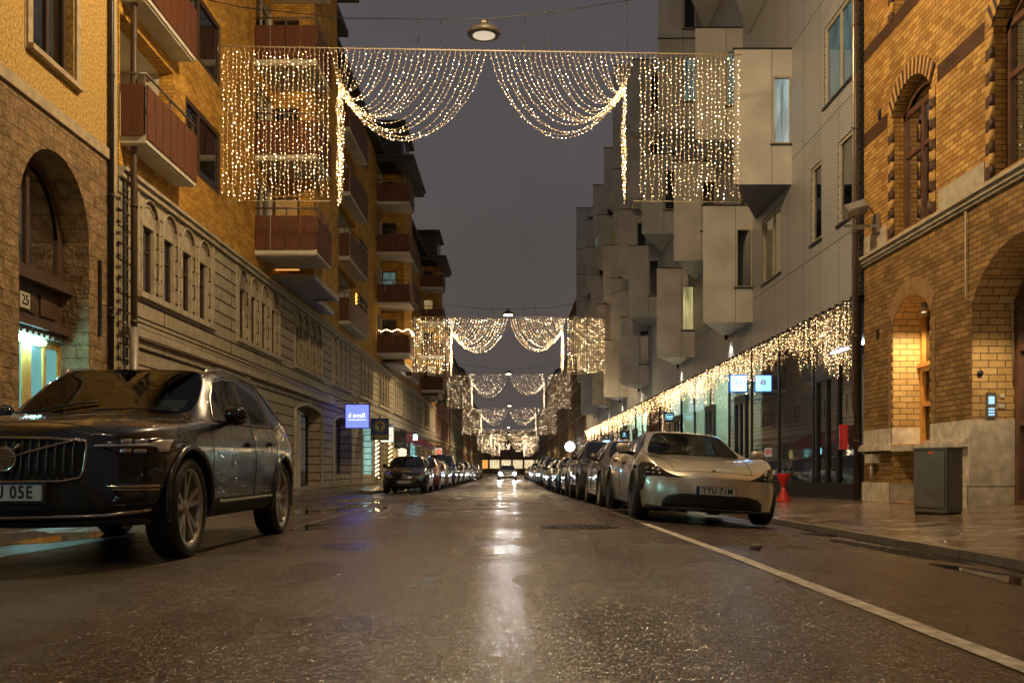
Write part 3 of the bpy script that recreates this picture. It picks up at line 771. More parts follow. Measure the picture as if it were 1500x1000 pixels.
for mi, M0 in enumerate(mods):
    a, b, c = M0+12.72, M0+16.45, M0+19.4
    m = A.mb()
    m.prism([(0, a), (1.24, a), (1.24, b), (0, b)], 6.36, 6.46); m.prism([(0, b), (.54, b), (.54, c), (0, c)], 6.36, 6.46)
    # raised rim of the soffit
    m.box(1.0, 1.24, a, b, 6.30, 6.36); m.box(0, 1.0, a, a+.16, 6.30, 6.36); m.box(.54, 1.0, b-.16, b, 6.30, 6.36); m.box(.36, .54, b, c, 6.30, 6.36)
    A.part('bay_soffit', m, 'concrete_cool')
    for ki, z in enumerate(FL):
        lit = {(0, 0): 'lit_orange', (1, 1): 'lit_cool', (0, 2): 'dark_inside', (1, 0): 'dark_inside', (2, 2): 'lit_warm'}.get((mi, ki), 'dark_inside')
        # bay end door facing down the street
        d = A.mb(); t = .06; z1 = z+2.1
        d.box(0, t, a+.02, a+.08, z, z1); d.box(.72, .78, a+.02, a+.08, z, z1); d.box(t, .72, a+.02, a+.08, z, z+t); d.box(t, .72, a+.02, a+.08, z1-t, z1)
        dr = A.part('balcony_door', d, 'brown_frame'); 
        d = A.mb(); d.quad((t, a+.05, z), (.74, a+.05, z), (.74, a+.05, z1), (t, a+.05, z1)); A.part('pane', d, 'window_glass', dr)
        d = A.mb(); d.quad((0, a+.3, z), (.8, a+.3, z), (.8, a+.3, z1), (0, a+.3, z1)); A.part('curtain', d, lit, dr)
        inside = {(0, 2): 'lit_blind', (0, 1): 'curtain_cloth', (1, 2): 'lit_warm'}.get((mi, ki), 'dark_inside')
        window(A, M0+5.25, M0+7.7, z+.68, z+2.18, -.01, 'brown_frame', .11, (.38,), (), inside, gap=.12)
        window(A, M0+10.95, M0+12.55, z, z+2.15, -.06, 'pale_frame', .07, (.5,), (), 'curtain_cloth' if ki % 2 else 'dark_inside', gap=.12)
        # loggia behind balcony C
        y_a, y_b = max(M0, Y0+.05), M0+4.5
        l = A.mb(); l.quad((-1.2, y_a, z), (-1.2, y_b, z), (-1.2, y_b, z+2.34), (-1.2, y_a, z+2.34))
        l.quad((-.3, y_b, z), (-1.2, y_b, z), (-1.2, y_b, z+2.34), (-.3, y_b, z+2.34)); l.quad((-.3, y_a, z), (-1.2, y_a, z), (-1.2, y_a, z+2.34), (-.3, y_a, z+2.34))
        l.quad((-.3, y_a, z+2.34), (-.3, y_b, z+2.34), (-1.2, y_b, z+2.34), (-1.2, y_a, z+2.34)); l.quad((-.3, y_a, z), (-.3, y_b, z), (-1.2, y_b, z), (-1.2, y_a, z))
        A.part('loggia', l, 'white_plaster')
        window(A, y_a+.6, y_b-1.1, z+.1, z+2.1, -1.14, 'brown_frame', .08, (.5,), (), 'curtain_cloth', gap=.05)
def boards_x(m, x0, x1, y, z0, z1, w, th=.03):
    n = max(1, round((x1-x0)/w)); s = (x1-x0)/n
    for i in range(n): m.box(x0+i*s+.012, x0+(i+1)*s-.012, y-th, y, z0, z1)
def boards_y(m, y0, y1, x, z0, z1, w, th=.03):
    n = max(1, round((y1-y0)/w)); s = (y1-y0)/n
    for i in range(n): m.box(x, x+th, y0+i*s+.012, y0+(i+1)*s-.012, z0, z1)
def balcony(B, o0, o1, y0, y1, z, bw):
    m = B.mb(); m.box(o0, o1, y0, y1, z-.02, z+.12); 
    m.box(o1-.10, o1-.04, y0+.04, y1-.04, z-.05, z-.02); m.box(o0, o1-.10, y0+.04, y0+.10, z-.05, z-.02)
    b = B.part('balcony', m, 'soffit')
    m = B.mb(); boards_x(m, o0+.02, o1-.03, y0-.01, z+.10, z+1.02, bw); boards_y(m, y0, y1, o1+.0, z+.06, z+1.02, bw*.9); boards_x(m, o0+.02, o1-.03, y1+.04, z+.10, z+1.02, bw)
    B.part('railing_boards', m, 'balcony_wood', b)
    m = B.mb(); zr = z+1.24
    m.tube([(o0, y0+.02, zr), (o1-.02, y0+.02, zr), (o1-.02, y1-.02, zr), (o0, y1-.02, zr)], .026, 6)
    for (px, py) in ((o1-.05, y0+.05), ((o0+o1)/2, y0+.05), (o1-.05, (y0+y1)/2), (o1-.05, y1-.05)): m.box(px-.02, px+.02, py-.02, py+.02, z+.1, zr)
    m.box(o1-.06, o1-.03, y0+.05, y1-.05, z+.55, z+.6); B.part('handrail', m, 'galvanised_dark', b)
    return b
for M0 in mods:
    for z in FL:
        balcony(A, -.0, 1.7, M0+10.75, M0+12.70, z, .42)
        balcony(A, -.0, .47, max(M0, Y0+.05), M0+4.5, z, .42)
for bb in [c for c in A.root.children if c.name.startswith('balcony') and 'door' not in c.name]:
    z0_ = min(v.co.z for v in bb.data.vertices); y0_ = min(v.co.y for v in bb.data.vertices)+A.y0; x1_ = max(v.co.x for v in bb.data.vertices)
    if abs(y0_-49.35) < .3 and z0_ < 7 and x1_ > 1:
        m = A.mb()
        for i in range(16): m.lathe([(0, .022), (.022, 0), (0, -.022)], 5, (.1+i*.105, y0_-.03, 7.86-.05*math.sin(i*1.2)))
        for i in range(14): m.lathe([(0, .022), (.022, 0), (0, -.022)], 5, (1.74, y0_+.1+i*.14, 7.84-.05*math.sin(i*1.4)))
        m.build('string_lights', 'bulb_mid', bb)
    if abs(y0_-72.55) < .3 and z0_ < 7 and x1_ > 1:
        m = A.mb(); m.box(.5, 1.15, y0_-.08, y0_-.05, 7.75, 8.5); m.build('banner', 'plate_banner', bb)
    if abs(y0_-38.6) < .3 and z0_ < 7:
        m = A.mb()
        for i in range(9): m.lathe([(0, .03), (.03, 0), (0, -.03)], 5, (.52, y0_+1.2+.12*math.sin(i*2.), 7.6+.05*i))
        m.build('lantern', 'lit_orange_bright', bb)
pt = empty('potted_plant', (-6.62, 42.2, 6.75)); tag(pt, 'dark leafy potted plant on the lowest balcony above the blue shop sign', 'potted plant')
m = MB(); m.lathe([(0, 0), (.13, 0), (.18, .32), (.15, .32), (.14, .26), (0, .26)], 14); m.build('pot', 'brown_frame', pt)
m = MB(); rp = random.Random(4)
for i in range(260):
    a = rp.uniform(0, 6.28); r_ = rp.uniform(.02, .32)*rp.random()**.4; z_ = .4+rp.random()*1.0; q = rp.uniform(0, 6.28); w_ = rp.uniform(.03, .055)
    x, y = r_*math.cos(a), r_*math.sin(a); m.add([(x, y, z_), (x+w_*math.cos(q), y+w_*math.sin(q), z_+.02), (x+1.8*w_*math.cos(q+.4), y+1.8*w_*math.sin(q+.4), z_+rp.uniform(-.06, .05)), (x+w_*math.cos(q+.9), y+w_*math.sin(q+.9), z_-.01)], [(0, 1, 2, 3)])
for i in range(5): m.tube([(0, 0, .26), (rp.uniform(-.1, .1), rp.uniform(-.1, .1), .9), (rp.uniform(-.2, .2), rp.uniform(-.2, .2), 1.3)], .008, 4)
m.build('foliage', 'leaf_green', pt)
# eaves, roof and dormers
m = A.mb()
m.box(-.3, .45, Y0, Y1, 16.9, 17.05)
for M0 in mods:
    m.box(0, 1.85, M0+10.5, M0+17.0, 16.5, 16.72); m.box(0, 1.95, M0+10.4, M0+17.1, 16.72, 16.85)
    m.box(0, 1.0, M0+17.1, M0+19.8, 16.6, 16.8)
m.add([(.4, Y0, 17.05), (.4, Y1, 17.05), (-1.4, Y1, 19.6), (-1.4, Y0, 19.6), (-6, Y1, 21), (-6, Y0, 21)], [(0, 1, 2, 3), (3, 2, 4, 5)])
A.part('roof', m, 'roof_tin')
for M0 in mods:
    m = A.mb(); m.prism([(-2, M0+12.2), (1.1, M0+12.2), (1.1, M0+16.2), (-2, M0+16.2)], 16.86, 19.0); m.box(-2, 1.35, M0+11.9, M0+16.5, 19.0, 19.15)
    d = A.part('dormer', m, 'roof_tin')
    m = A.mb()
    for q in (12.9, 14.6): m.box(1.1, 1.13, M0+q, M0+q+1.1, 17.4, 18.6)
    A.part('dormer_window', m, 'dark_glass', d)
    m = A.mb(); m.box(-3.5, -2.3, M0+6, M0+7, 18.5, 21.6); A.part('chimney', m, 'brown_brick')
# crystal pilasters lit blue by the shop sign, lit pillars further on
# ------------------------------------------------------------- left background houses
def plain_house(name, label, s, x, y0, y1, h, mat, nf, wy, frames='pale_frame', roofmat='roof_tin', litp=.12, seed=1, roofh=2.2, fh=3.2, base=None, bal=False, detail=True, z0f=3.9):
    r = random.Random(seed); B = Bld(name, x, y0, s, label, group=None)
    hs = []; k = z0f
    while k+2.1 < h:
        y = y0+.9
        while y+wy < y1-.5: hs.append((y, y+wy, k, k+1.9, 0, .16)); y += wy*2.1
        k += fh
    y = y0+.8
    while y+2.6 < y1-.4: hs.append((y, y+2.4, .5, 2.9, .12, .25)); y += 3.5
    m = B.mb(); wall(m, y0, y1, -1.2, h, hs); m.quad((0, y0, 0), (-10, y0, 0), (-10, y0, h), (0, y0, h)); m.quad((0, y1, 0), (-10, y1, 0), (-10, y1, h), (0, y1, h)); B.part('wall', m, mat)
    m = B.mb(); m.box(-.2, .3, y0, y1, h, h+.18); m.add([(.3, y0, h+.18), (.3, y1, h+.18), (-3.5, y1, h+roofh), (-3.5, y0, h+roofh), (-10, y1, h+roofh), (-10, y0, h+roofh)], [(0, 1, 2, 3), (3, 2, 4, 5)])
    m.add([(.3, y0, h+.18), (-3.5, y0, h+roofh), (-10, y0, h+roofh), (-10, y0, h)], [(0, 1, 2, 3)]); B.part('roof', m, roofmat)
    m = B.mb(); m.box(0, .08, y0, y1, 3.3, 3.5)
    for q in hs:
        if q[2] > 1: m.box(0, .05, q[0]-.1, q[1]+.1, q[2]-.12, q[2]-.02); m.box(0, .05, q[0]-.1, q[1]+.1, q[3]+.03, q[3]+.15)
    B.part('moulding', m, 'stone_trim')
    for q in hs:
        lit = r.random() < (litp if q[2] > 1 else .75)
        window(B, q[0], q[1], q[2], q[3]-(q[4] if q[4] else 0), -.13, frames, .07, (.5,), () if q[2] < 1 else (.68,), r.choice(['lit_yellow', 'lit_warm', 'lit_white']) if lit else 'dark_inside', 'window_glass', .2, 'window' if q[2] > 1 else 'shop_window')
    if bal:
        for zb_ in (3.9+fh, 3.9+2*fh):
            m = B.mb(); m.box(0, .9, y0+2, y0+4.6, zb_-.15, zb_); 
            for i in range(14): m.box(.86, .89, y0+2+i*.19, y0+2.05+i*.19, zb_, zb_+.9)
            for i in range(5): m.box(i*.18, i*.18+.04, y0+2, y0+2.03, zb_, zb_+.9)
            m.box(.84, .91, y0+2, y0+4.6, zb_+.9, zb_+.95); B.part('balcony', m, 'black_metal')
    return B
plain_house('brown_house', 'red-brown plastered house with small dark iron balconies beyond the balcony flats', 1, -6.7, 86.2, 108, 15.5, 'far_wall_red', 4, 1.2, bal=True, seed=2)
plain_house('grey_house', 'grey-green plastered house beyond the red-brown one on the left', 1, -6.6, 108.2, 134, 13.5, 'far_wall_grey', 4, 1.3, seed=3)
plain_house('brown_house', 'dark brown house before the far end of the street on the left', 1, -6.5, 134.2, 178, 14.5, 'far_wall_brown', 4, 1.4, seed=4)
plain_house('tan_house', 'tan house at the far end of the street on the left', 1, -6.5, 178.2, 236, 12.5, 'far_wall_tan', 4, 1.5, seed=5, litp=.25)
plain_house('brick_house', 'brown house with a red tiled roof beyond the metal-clad building on the right', -1, 7.2, 88.6, 112, 18, 'far_wall_brown', 4, 1.2, seed=6, roofmat='roof_tile_red', roofh=4)
plain_house('pale_house', 'pale plastered house with cornices on the right, third from the brick building', -1, 7.2, 112.2, 140, 14, 'far_wall_tan', 4, 1.3, seed=7)
plain_house('brown_house', 'brown plastered house on the right before the far end of the street', -1, 7.1, 140.2, 186, 15, 'far_wall_brown', 4, 1.4, seed=8)
plain_house('grey_house', 'grey house at the far end of the street on the right', -1, 7.1, 186.2, 236, 13, 'far_wall_grey', 4, 1.5, seed=9, litp=.2)
# closing building across the far end
E = Bld('corner_shop_building', 0, 240, 1, 'low building with lit shop windows closing the far end of the street')
m = MB(); 
for i in range(8): m.box(-11+i*2.9, -10.5+i*2.9, 0, .5, -1.2, 4.2)
m.box(-11, 12, .1, .4, -1.2, .8); m.box(-11, 12, .1, .4, 2.9, 4.2)
m.box(-11.2, 12.4, 0, .6, 4.2, 9.5); m.box(-11.2, 12.4, .6, 9, 0, 9.5); m.build('wall', 'far_wall_tan', E.root)
m = MB(); m.box(-11.6, 12.8, -.4, 9.4, 9.5, 10.1); m.build('roof', 'roof_tin', E.root)
for i in range(7):
    m = MB(); m.box(-10.5+i*2.9, -8.1+i*2.9, .4, .45, .8, 2.9 if i != 1 else 3.6); m.build('shop_window', 'lit_orange' if i == 1 else ('lit_shop' if i > 1 else 'lit_yellow'), E.root)
for j in range(7):
    m = MB(); m.box(-10.2+j*3, -8.8+j*3, -.05, 0, 5.6, 7.8); m.build('window', 'dark_glass', E.root)
# ------------------------------------------------------------- near right: ochre brick house
B = Bld('ochre_brick_house', 7.2, 0, -1, 'near right ochre brick house with banded arched windows, stone sill course and wooden doorway')
ups = [(16.3, 17.9, 5.08, 7.72, .42, .34), (12.55, 14.2, 5.08, 7.72, .42, .34), (8.6, 10.3, 5.08, 7.72, .42, .34), (4.5, 6.2, 5.08, 7.72, .42, .34),
       (16.3, 17.9, 9.12, 11.6, .42, .34), (12.55, 14.2, 9.12, 11.6, .42, .34), (8.6, 10.3, 9.12, 11.6, .42, .34)]
lo = [(16.32, 17.9, .12, 3.85, .42, .62), (12.1, 14.85, .12, 4.05, .75, .72), (8.6, 10.2, .12, 3.85, .42, .62), (4.4, 7.2, .12, 4.05, .75, .72)]
m = B.mb(); wall(m, -4, 19.35, 4.95, 16, ups)
m.quad((0, -4, 16), (0, 19.35, 16), (-9, 19.35, 16), (-9, -4, 16)); m.quad((0, 19.35, 4.95), (-9, 19.35, 4.95), (-9, 19.35, 16), (0, 19.35, 16))
B.part('upper_wall', m, 'ochre_brick')
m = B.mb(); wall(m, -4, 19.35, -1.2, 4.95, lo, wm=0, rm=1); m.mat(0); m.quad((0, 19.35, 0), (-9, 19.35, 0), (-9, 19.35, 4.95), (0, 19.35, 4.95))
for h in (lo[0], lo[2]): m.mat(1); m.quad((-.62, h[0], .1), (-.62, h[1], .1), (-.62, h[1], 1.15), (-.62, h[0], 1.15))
B.part('lower_wall', m, ['lower_brick', 'glazed_brick_lamplit'])
# stone: plinth course, mid course with moulded sill, cut at the openings and returned into them
def course(m, z0, z1, out, jamb=.62):
    y = -4.
    for h in sorted(lo)+[(19.35,)*2+(0,)*4]:
        m.box(-.02, out, y, h[0] if len(h) > 6 else h[0]+.0, z0, z1) if h[0] > y else None
        if h[5]:
            m.box(-h[5], out, h[1]-.004-.0, h[1]+.03, z0, z1); m.box(-h[5], out, h[0]-.03, h[0]+.004, z0, z1); m.box(-h[5], -h[5]+out, h[0], h[1], z0, z1) if h[5] < .7 else None
            y = h[1]
m = B.mb(); course(m, 0, .47, .06); B.part('plinth', m, 'plinth_stone')
m = B.mb(); course(m, 1.20, 1.50, .02)
for a, b in ((17.92, 19.35), (14.87, 16.30), (10.22, 12.08), (7.22, 8.58), (-4, 4.38)):
    m.box(-.02, .15, a, b, 1.08, 1.17); m.box(-.02, .10, a, b, 1.17, 1.21)
m.box(-.71, .05, 14.835, 15.35, .475, 1.50)
m.box(-.60, .05, 16.35, 17.88, 1.06, 1.16); B.part('stone_course', m, 'plinth_stone')
m = B.mb(); m.box(-.02, .09, -4, 19.37, 4.85, 4.92); m.box(-.02, .14, -4, 19.37, 4.92, 4.975); m.box(-.02, .05, -4, 19.37, 4.80, 4.85); B.part('sill_course', m, 'stone_trim')
m = B.mb(); m.box(-.02, .012, 14.45, 16.0, 5.0, 5.38); m.box(-.02, .012, 18.2, 19.35, 5.0, 5.38); m.box(-.02, .012, 10.5, 12.3, 5.0, 5.38)
m.box(-.02, .012, -4, 4.2, 5.0, 5.38); B.part('stone_panel', m, 'stone_trim')
# dark brick bands
m = B.mb()
for z in (7.22, 9.02-.1, 12.4):
    y = -4
    for h in sorted(ups[:4] if z < 8 else []) or [(19.35,)*2]:
        if h[0] > y: m.box(-.01, .006, y, h[0]-.26 if h[0] < 19 else 19.35, z, z+.27)
        y = h[1]+.26
    if z < 8: m.box(-.01, .006, y, 19.35, z, z+.27)
B.part('brick_band', m, 'dark_brick')
# banded jambs and arches with rounded bricks
for h in ups[:6]+[lo[0], lo[2]]:
    low_ = h[2] < 1
    m = B.mb(); z = h[2]+(.0 if not low_ else 1.4); k = 0; zs = h[3]-h[4]
    while z+.17 < zs+.02:
        m.mat(0 if (k % 2 and not low_) else (1 if not low_ else 2))
        for e, sgn in ((h[0], -1), (h[1], 1)):
            r = .042 if not low_ else .02
            m.tube([(.0, e+sgn*.03, z), (.0, e+sgn*.03, z+.165)], r, 10); m.box(-.02, .018 if not low_ else .008, e+sgn*.05, e+sgn*.20, z, z+.165)
        z += .176; k += 1
    crv = arc(h[0]-.02, h[1]+.02, zs, h[4], 26); cy = (h[0]+h[1])/2
    for i in range(26):
        m.mat((0 if i % 2 else 1) if not low_ else 2)
        (p, q), (u, v) = crv[i], crv[i+1]; cz = zs-1.2
        def ext(y, z, t): d = Vector((y-cy, z-cz)).normalized(); return (y+d.x*t, z+d.y*t)
        a1, b1 = ext(p, q, .30), ext(u, v, .30)
        for (o0) in (.03 if not low_ else .01,):
            m.add([(o0, p, q), (o0, u, v), (o0, *b1), (o0, *a1), (-.02, p, q), (-.02, u, v), (-.02, *b1), (-.02, *a1)], [(0, 1, 2, 3), (0, 4, 5, 1), (1, 5, 6, 2), (2, 6, 7, 3), (3, 7, 4, 0)])
    B.part('window_arch', m, ['ochre_plain', 'dark_plain', 'lower_plain'])
for i, h in enumerate(ups):
    lit = i in (1, 5)
    a, b, c, d = h[:4]; o = -.2
    m = B.mb(); crv = arc(a, b, d-h[4], h[4], 12)
    bars(m, a, b, c, d-h[4]+.05, o, .10, .08, (.5,), (.64,))
    for (p, q), (u, v) in zip(crv[:-1], crv[1:]): m.quad((o, p, q), (o, u, v), (o, u, v-.16), (o, p, q-.16))
    m.box(o-.05, o+.06, a, b, c-.02, c+.1)
    wd = B.part('window', m, 'brown_frame_red')
    m = B.mb(); f = [(o-.04, a, c)]+[(o-.04, p, q) for p, q in crv]+[(o-.04, b, c)]; m.add(f, [tuple(range(len(f)))]); B.part('pane', m, 'window_glass', wd)
    m = B.mb(); f = [(o-.17, a, c)]+[(o-.17, p, q) for p, q in crv]+[(o-.17, b, c)]; m.add(f, [tuple(range(len(f)))]); B.part('curtain', m, 'lit_yellow' if lit else 'curtain_dim', wd)
    if lit:
        m = B.mb()
        for kk in range(34): m.lathe([(.0, .012), (.012, 0), (0, -.012)], 4, (o-.12, rnd.uniform(a+.1, b-.1), rnd.uniform(c+.1, d-1.1)))
        B.part('window_lights', m, 'bulb_mid', wd)
for h in (lo[0], lo[2]):
    a, b, c, d = h[:4]; o = -.60
    m = B.mb(); bars(m, a, b, 1.16, d-.1, o+.1, .11, .10, (.5,), (.55, .3)); m.box(o, o+.16, a, b, 2.62, 2.70)
    wd = B.part('window', m, 'varnished_wood')
    m = B.mb(); m.quad((o+.03, a, 1.2), (o+.03, b, 1.2), (o+.03, b, d), (o+.03, a, d)); B.part('pane', m, 'window_glass', wd)
    m = B.mb(); m.quad((o-.3, a, 1.2), (o-.3, b, 1.2), (o-.3, b, d), (o-.3, a, d)); B.part('curtain', m, 'dark_inside', wd)
for h in (lo[1], lo[3]):
    a, b, c, d = h[:4]; o = -.66
    m = B.mb(); bars(m, a, b, .12, 3.3, o, .14, .12, (.5,), (.42, .78)); crv = arc(a, b, 3.3, .75, 12)
    for (p, q), (u, v) in zip(crv[:-1], crv[1:]): m.quad((o, p, q), (o, u, v), (o, u, max(3.3, v-.2)), (o, p, max(3.3, q-.2)))
    dr = B.part('door', m, 'brown_frame_red')
    m = B.mb(); f = [(o-.06, a, .12)]+[(o-.06, p, q) for p, q in crv]+[(o-.06, b, .12)]; m.add(f, [tuple(range(len(f)))]); B.part('pane', m, 'window_glass', dr)
    m = B.mb(); m.quad((o-1.6, a-1, .1), (o-1.6, b+1, .1), (o-1.6, b+1, 4), (o-1.6, a-1, 4)); m.quad((o-.1, b+.3, .1), (o-1.6, b+.3, .1), (o-1.6, b+.3, 4), (o-.1, b+.3, 4)); B.part('hall', m, 'white_plaster', dr)
# wall lamp in the window niche
m = B.mb(); m.lathe([(.0, .10), (.055, .10), (.06, -.08), (.052, -.08), (.05, -.05)], 16, (-.25, 17.15, 3.62)); m.box(-.6, -.25, 17.13, 17.17, 3.66, 3.69); wl_ = B.part('wall_lamp', m, 'grey_pipe')
m = B.mb(); m.lathe([(0, -.045), (.05, -.045)], 16, (-.25, 17.15, 3.62)); B.part('lens', m, 'spot_lens', wl_)
point_light('niche_lamp', (7.2+.28, 17.15, 3.50), 110, (1, .72, .38), .04, None, spot=150)
point_light('entry_fill', (7.2+.12, 13.9, 3.35), 70, (1, .74, .42), .06, None, spot=125)  # added light without a fixture, set under the arch to brighten the paving
# intercom on the door jamb, faces the street
m = B.mb(); m.box(-.36, -.21, 14.815, 14.845, 1.52, 1.92); ic = B.part('intercom', m, 'galvanised_dark')
m = B.mb(); m.box(-.33, -.24, 14.808, 14.815, 1.74, 1.86); B.part('screen', m, 'lit_screen', ic)
m = B.mb()
for i in range(3):
    for j in range(3): m.box(-.325+i*.032, -.305+i*.032, 14.80, 14.815, 1.56+j*.045, 1.59+j*.045)
B.part('keypad', m, 'lit_screen', ic)
m = B.mb(); m.box(-.50, -.42, 14.83, 14.848, 1.84, 1.90); m.box(-.50, -.40, 14.83, 14.848, 1.68, 1.74); B.part('name_plate', m, 'enamel_white')
m = B.mb(); m.tube([(.05, 14.95, 4.76), (.05, 14.95, 3.42), (.02, 14.87, 3.35), (-.6, 14.80, 3.35), (-.62, 14.80, 2.1)], .014, 6); B.part('cable_conduit', m, 'stone_trim')
m = B.mb(); m.box(-.01, .02, 18.55, 18.68, 3.28, 3.45); m.box(-.01, .02, 18.45, 18.58, 7.5, 7.68); B.part('air_vent', m, 'black_metal')
m = B.mb(); m.box(.0, .14, 18.55, 18.95, .85, 1.02); m.tube([(.08, 18.75, .9), (.08, 18.75, .5)], .03); B.part('tap_box', m, 'plinth_stone')
m = B.mb(); m.lathe([(.0, 0), (.045, 0), (.045, -.02), (0, -.02)], 12, (-.12, 14.84, 2.22), 'y'); B.part('bell', m, 'black_metal')

downpipe(7.05, 19.48, 17, 2.3, .055, 'galvanised', 'galvanised downpipe where the metal-clad building meets the ochre brick house')
downpipe(7.02, 19.30, 15, .1, .05, 'brown_frame', 'brown downpipe on the edge of the ochre brick house')
# floodlight on a wall bracket
f = empty('floodlight', (6.85, 18.6, 5.55)); tag(f, 'grey floodlight on a bracket at the corner of the ochre brick house', 'floodlight')
m = MB(); m.box(-.32, .34, -.03, .03, -.12, -.07); m.box(.28, .34, -.12, .12, -.25, .12); m.box(-.2, .05, -.1, -.06, -.18, -.12)
m.tube([(-.12, -.03, -.1), (-.12, -.03, .12)], .02); m.build('bracket', 'galvanised', f)
m = MB(); m.box(-.22, .22, -.10, .10, -.10, .10); 
for i in range(6): m.box(-.2+i*.07, -.17+i*.07, .10, .14, -.09, .09)
h_ = m.build('lamp_head', 'galvanised', f); h_.location = (-.12, -.05, .22); h_.rotation_euler = (R(-35), R(-18), R(10))
m = MB(); m.box(-.19, .19, -.115, -.10, -.08, .08); l2 = m.build('lens', 'window_glass_flat', h_)
m = MB(); m.tube([(.0, .05, .25), (.2, .1, .3), (.32, .05, .1), (.3, 0, -.1)], .012); m.build('cable', 'black_metal', f)

# utility cabinet
c = empty('utility_cabinet', (6.17, 13.46, pav_z(6.3, 13.7)), (0, 0, R(27))); tag(c, 'dark grey-green utility cabinet in front of the brick niche', 'utility cabinet')
zc = 0
m = MB(); m.box(0, .33, 0, .56, .03, .93); m.box(-.012, .342, -.012, .572, .93, .955); m.build('housing', 'cabinet_paint', c)
m = MB(); m.box(.02, .31, -.012, 0, .10, .90); m.build('door', 'cabinet_paint', c)
m = MB(); m.box(-.012, 0, .03, .53, .10, .90); m.build('side_door', 'cabinet_paint', c)
m = MB(); m.box(.01, .32, .01, .55, -.1, .03); m.build('base', 'black_metal', c)
m = MB(); m.lathe([(0, -.016), (.018, -.016), (.018, 0)], 10, (.27, 0, .55), 'y'); m.lathe([(0, -.016), (.012, -.016), (.012, 0)], 10, (.06, 0, .84), 'y'); m.lathe([(0, -.016), (.012, -.016), (.012, 0)], 10, (.06, 0, .16), 'y'); m.build('lock', 'galvanised', c)
m = MB(); m.box(-.015, -.012, .22, .30, .86, .90); m.build('sticker', 'sticker_orange', c)

# ------------------------------------------------------------- right: metal-clad building of triangular oriels
Mo = Bld('oriel_building', 7.2, 19.6, -1, 'modern taupe perforated metal building with stacked triangular oriels over a glazed shop front')
YE = 88.4; H = 20.3
rows = {5.06: [28.2, 37, 49, 57.7, 65.5, 76], 7.96: [24.3, 33.2, 45.7, 53.6, 62, 71, 80], 10.85: [29.4, 41.2, 50.0, 58, 67, 75.5, 84.2], 13.75: [25.2, 36.6, 46, 52.5, 62, 71, 81],
        16.6: [31.2, 36.6, 45, 52.5, 57.4, 64.9, 74, 81], 19.4: [36.6, 52.5, 81]}
mwins = [(20.0, 21.8, 8.95, 10.75, 'lit_cool'), (20.05, 20.9, 6.05, 7.85, 'curtain_dim'), (22.0, 22.75, 6.05, 7.85, 'curtain_dim'), (25.3, 27.1, 5.95, 7.75, 'lit_yellow_dim'), (21.0, 22.6, 11.9, 13.7, 'dark_inside'),
         (33.0, 34.6, 5.95, 7.6, 'curtain_dim'), (42.0, 43.6, 5.95, 7.6, 'lit_yellow_dim'), (28.6, 30.0, 8.9, 10.6, 'curtain_dim'), (38.5, 40.4, 8.9, 10.6, 'dark_inside'), (54.3, 56, 5.95, 7.6, 'dark_inside'),
         (62.4, 64, 5.95, 7.6, 'lit_yellow_dim'), (70, 71.6, 5.95, 7.6, 'dark_inside'), (34, 35.6, 11.9, 13.6, 'dark_inside')]
m = Mo.mb(); wall(m, 19.62, YE, 4.3, H, [(a, b, c, d, 0, .14) for a, b, c, d, i in mwins])
m.quad((0, YE, 0), (-12, YE, 0), (-12, YE, H), (0, YE, H)); m.quad((0, 19.62, H), (0, YE, H), (-12, YE, H), (-12, 19.62, H)); m.quad((0, 19.62, 4.3), (-12, 19.62, 4.3), (-12, 19.62, H), (0, 19.62, H))
Mo.part('cladding', m, 'perforated')
m = Mo.mb(); m.box(-.5, .02, 19.62, YE, 4.22, 4.30); m.quad((-.5, 19.62, 4.25), (-.5, YE, 4.25), (-5, YE, 4.25), (-5, 19.62, 4.25)); Mo.part('soffit_edge', m, 'black_metal')
for a, b, c, d, i in mwins: window(Mo, a, b, c, d, -.03, 'pale_frame', .07, (.45,) if b-a > 1.2 else (), (), i, gap=.10)
m = Mo.mb()
for a, b, c, d, i in mwins: m.box(-.02, .05, a-.05, b+.05, c-.06, c-.01)
Mo.part('window_sill', m, 'black_metal')
k = 0
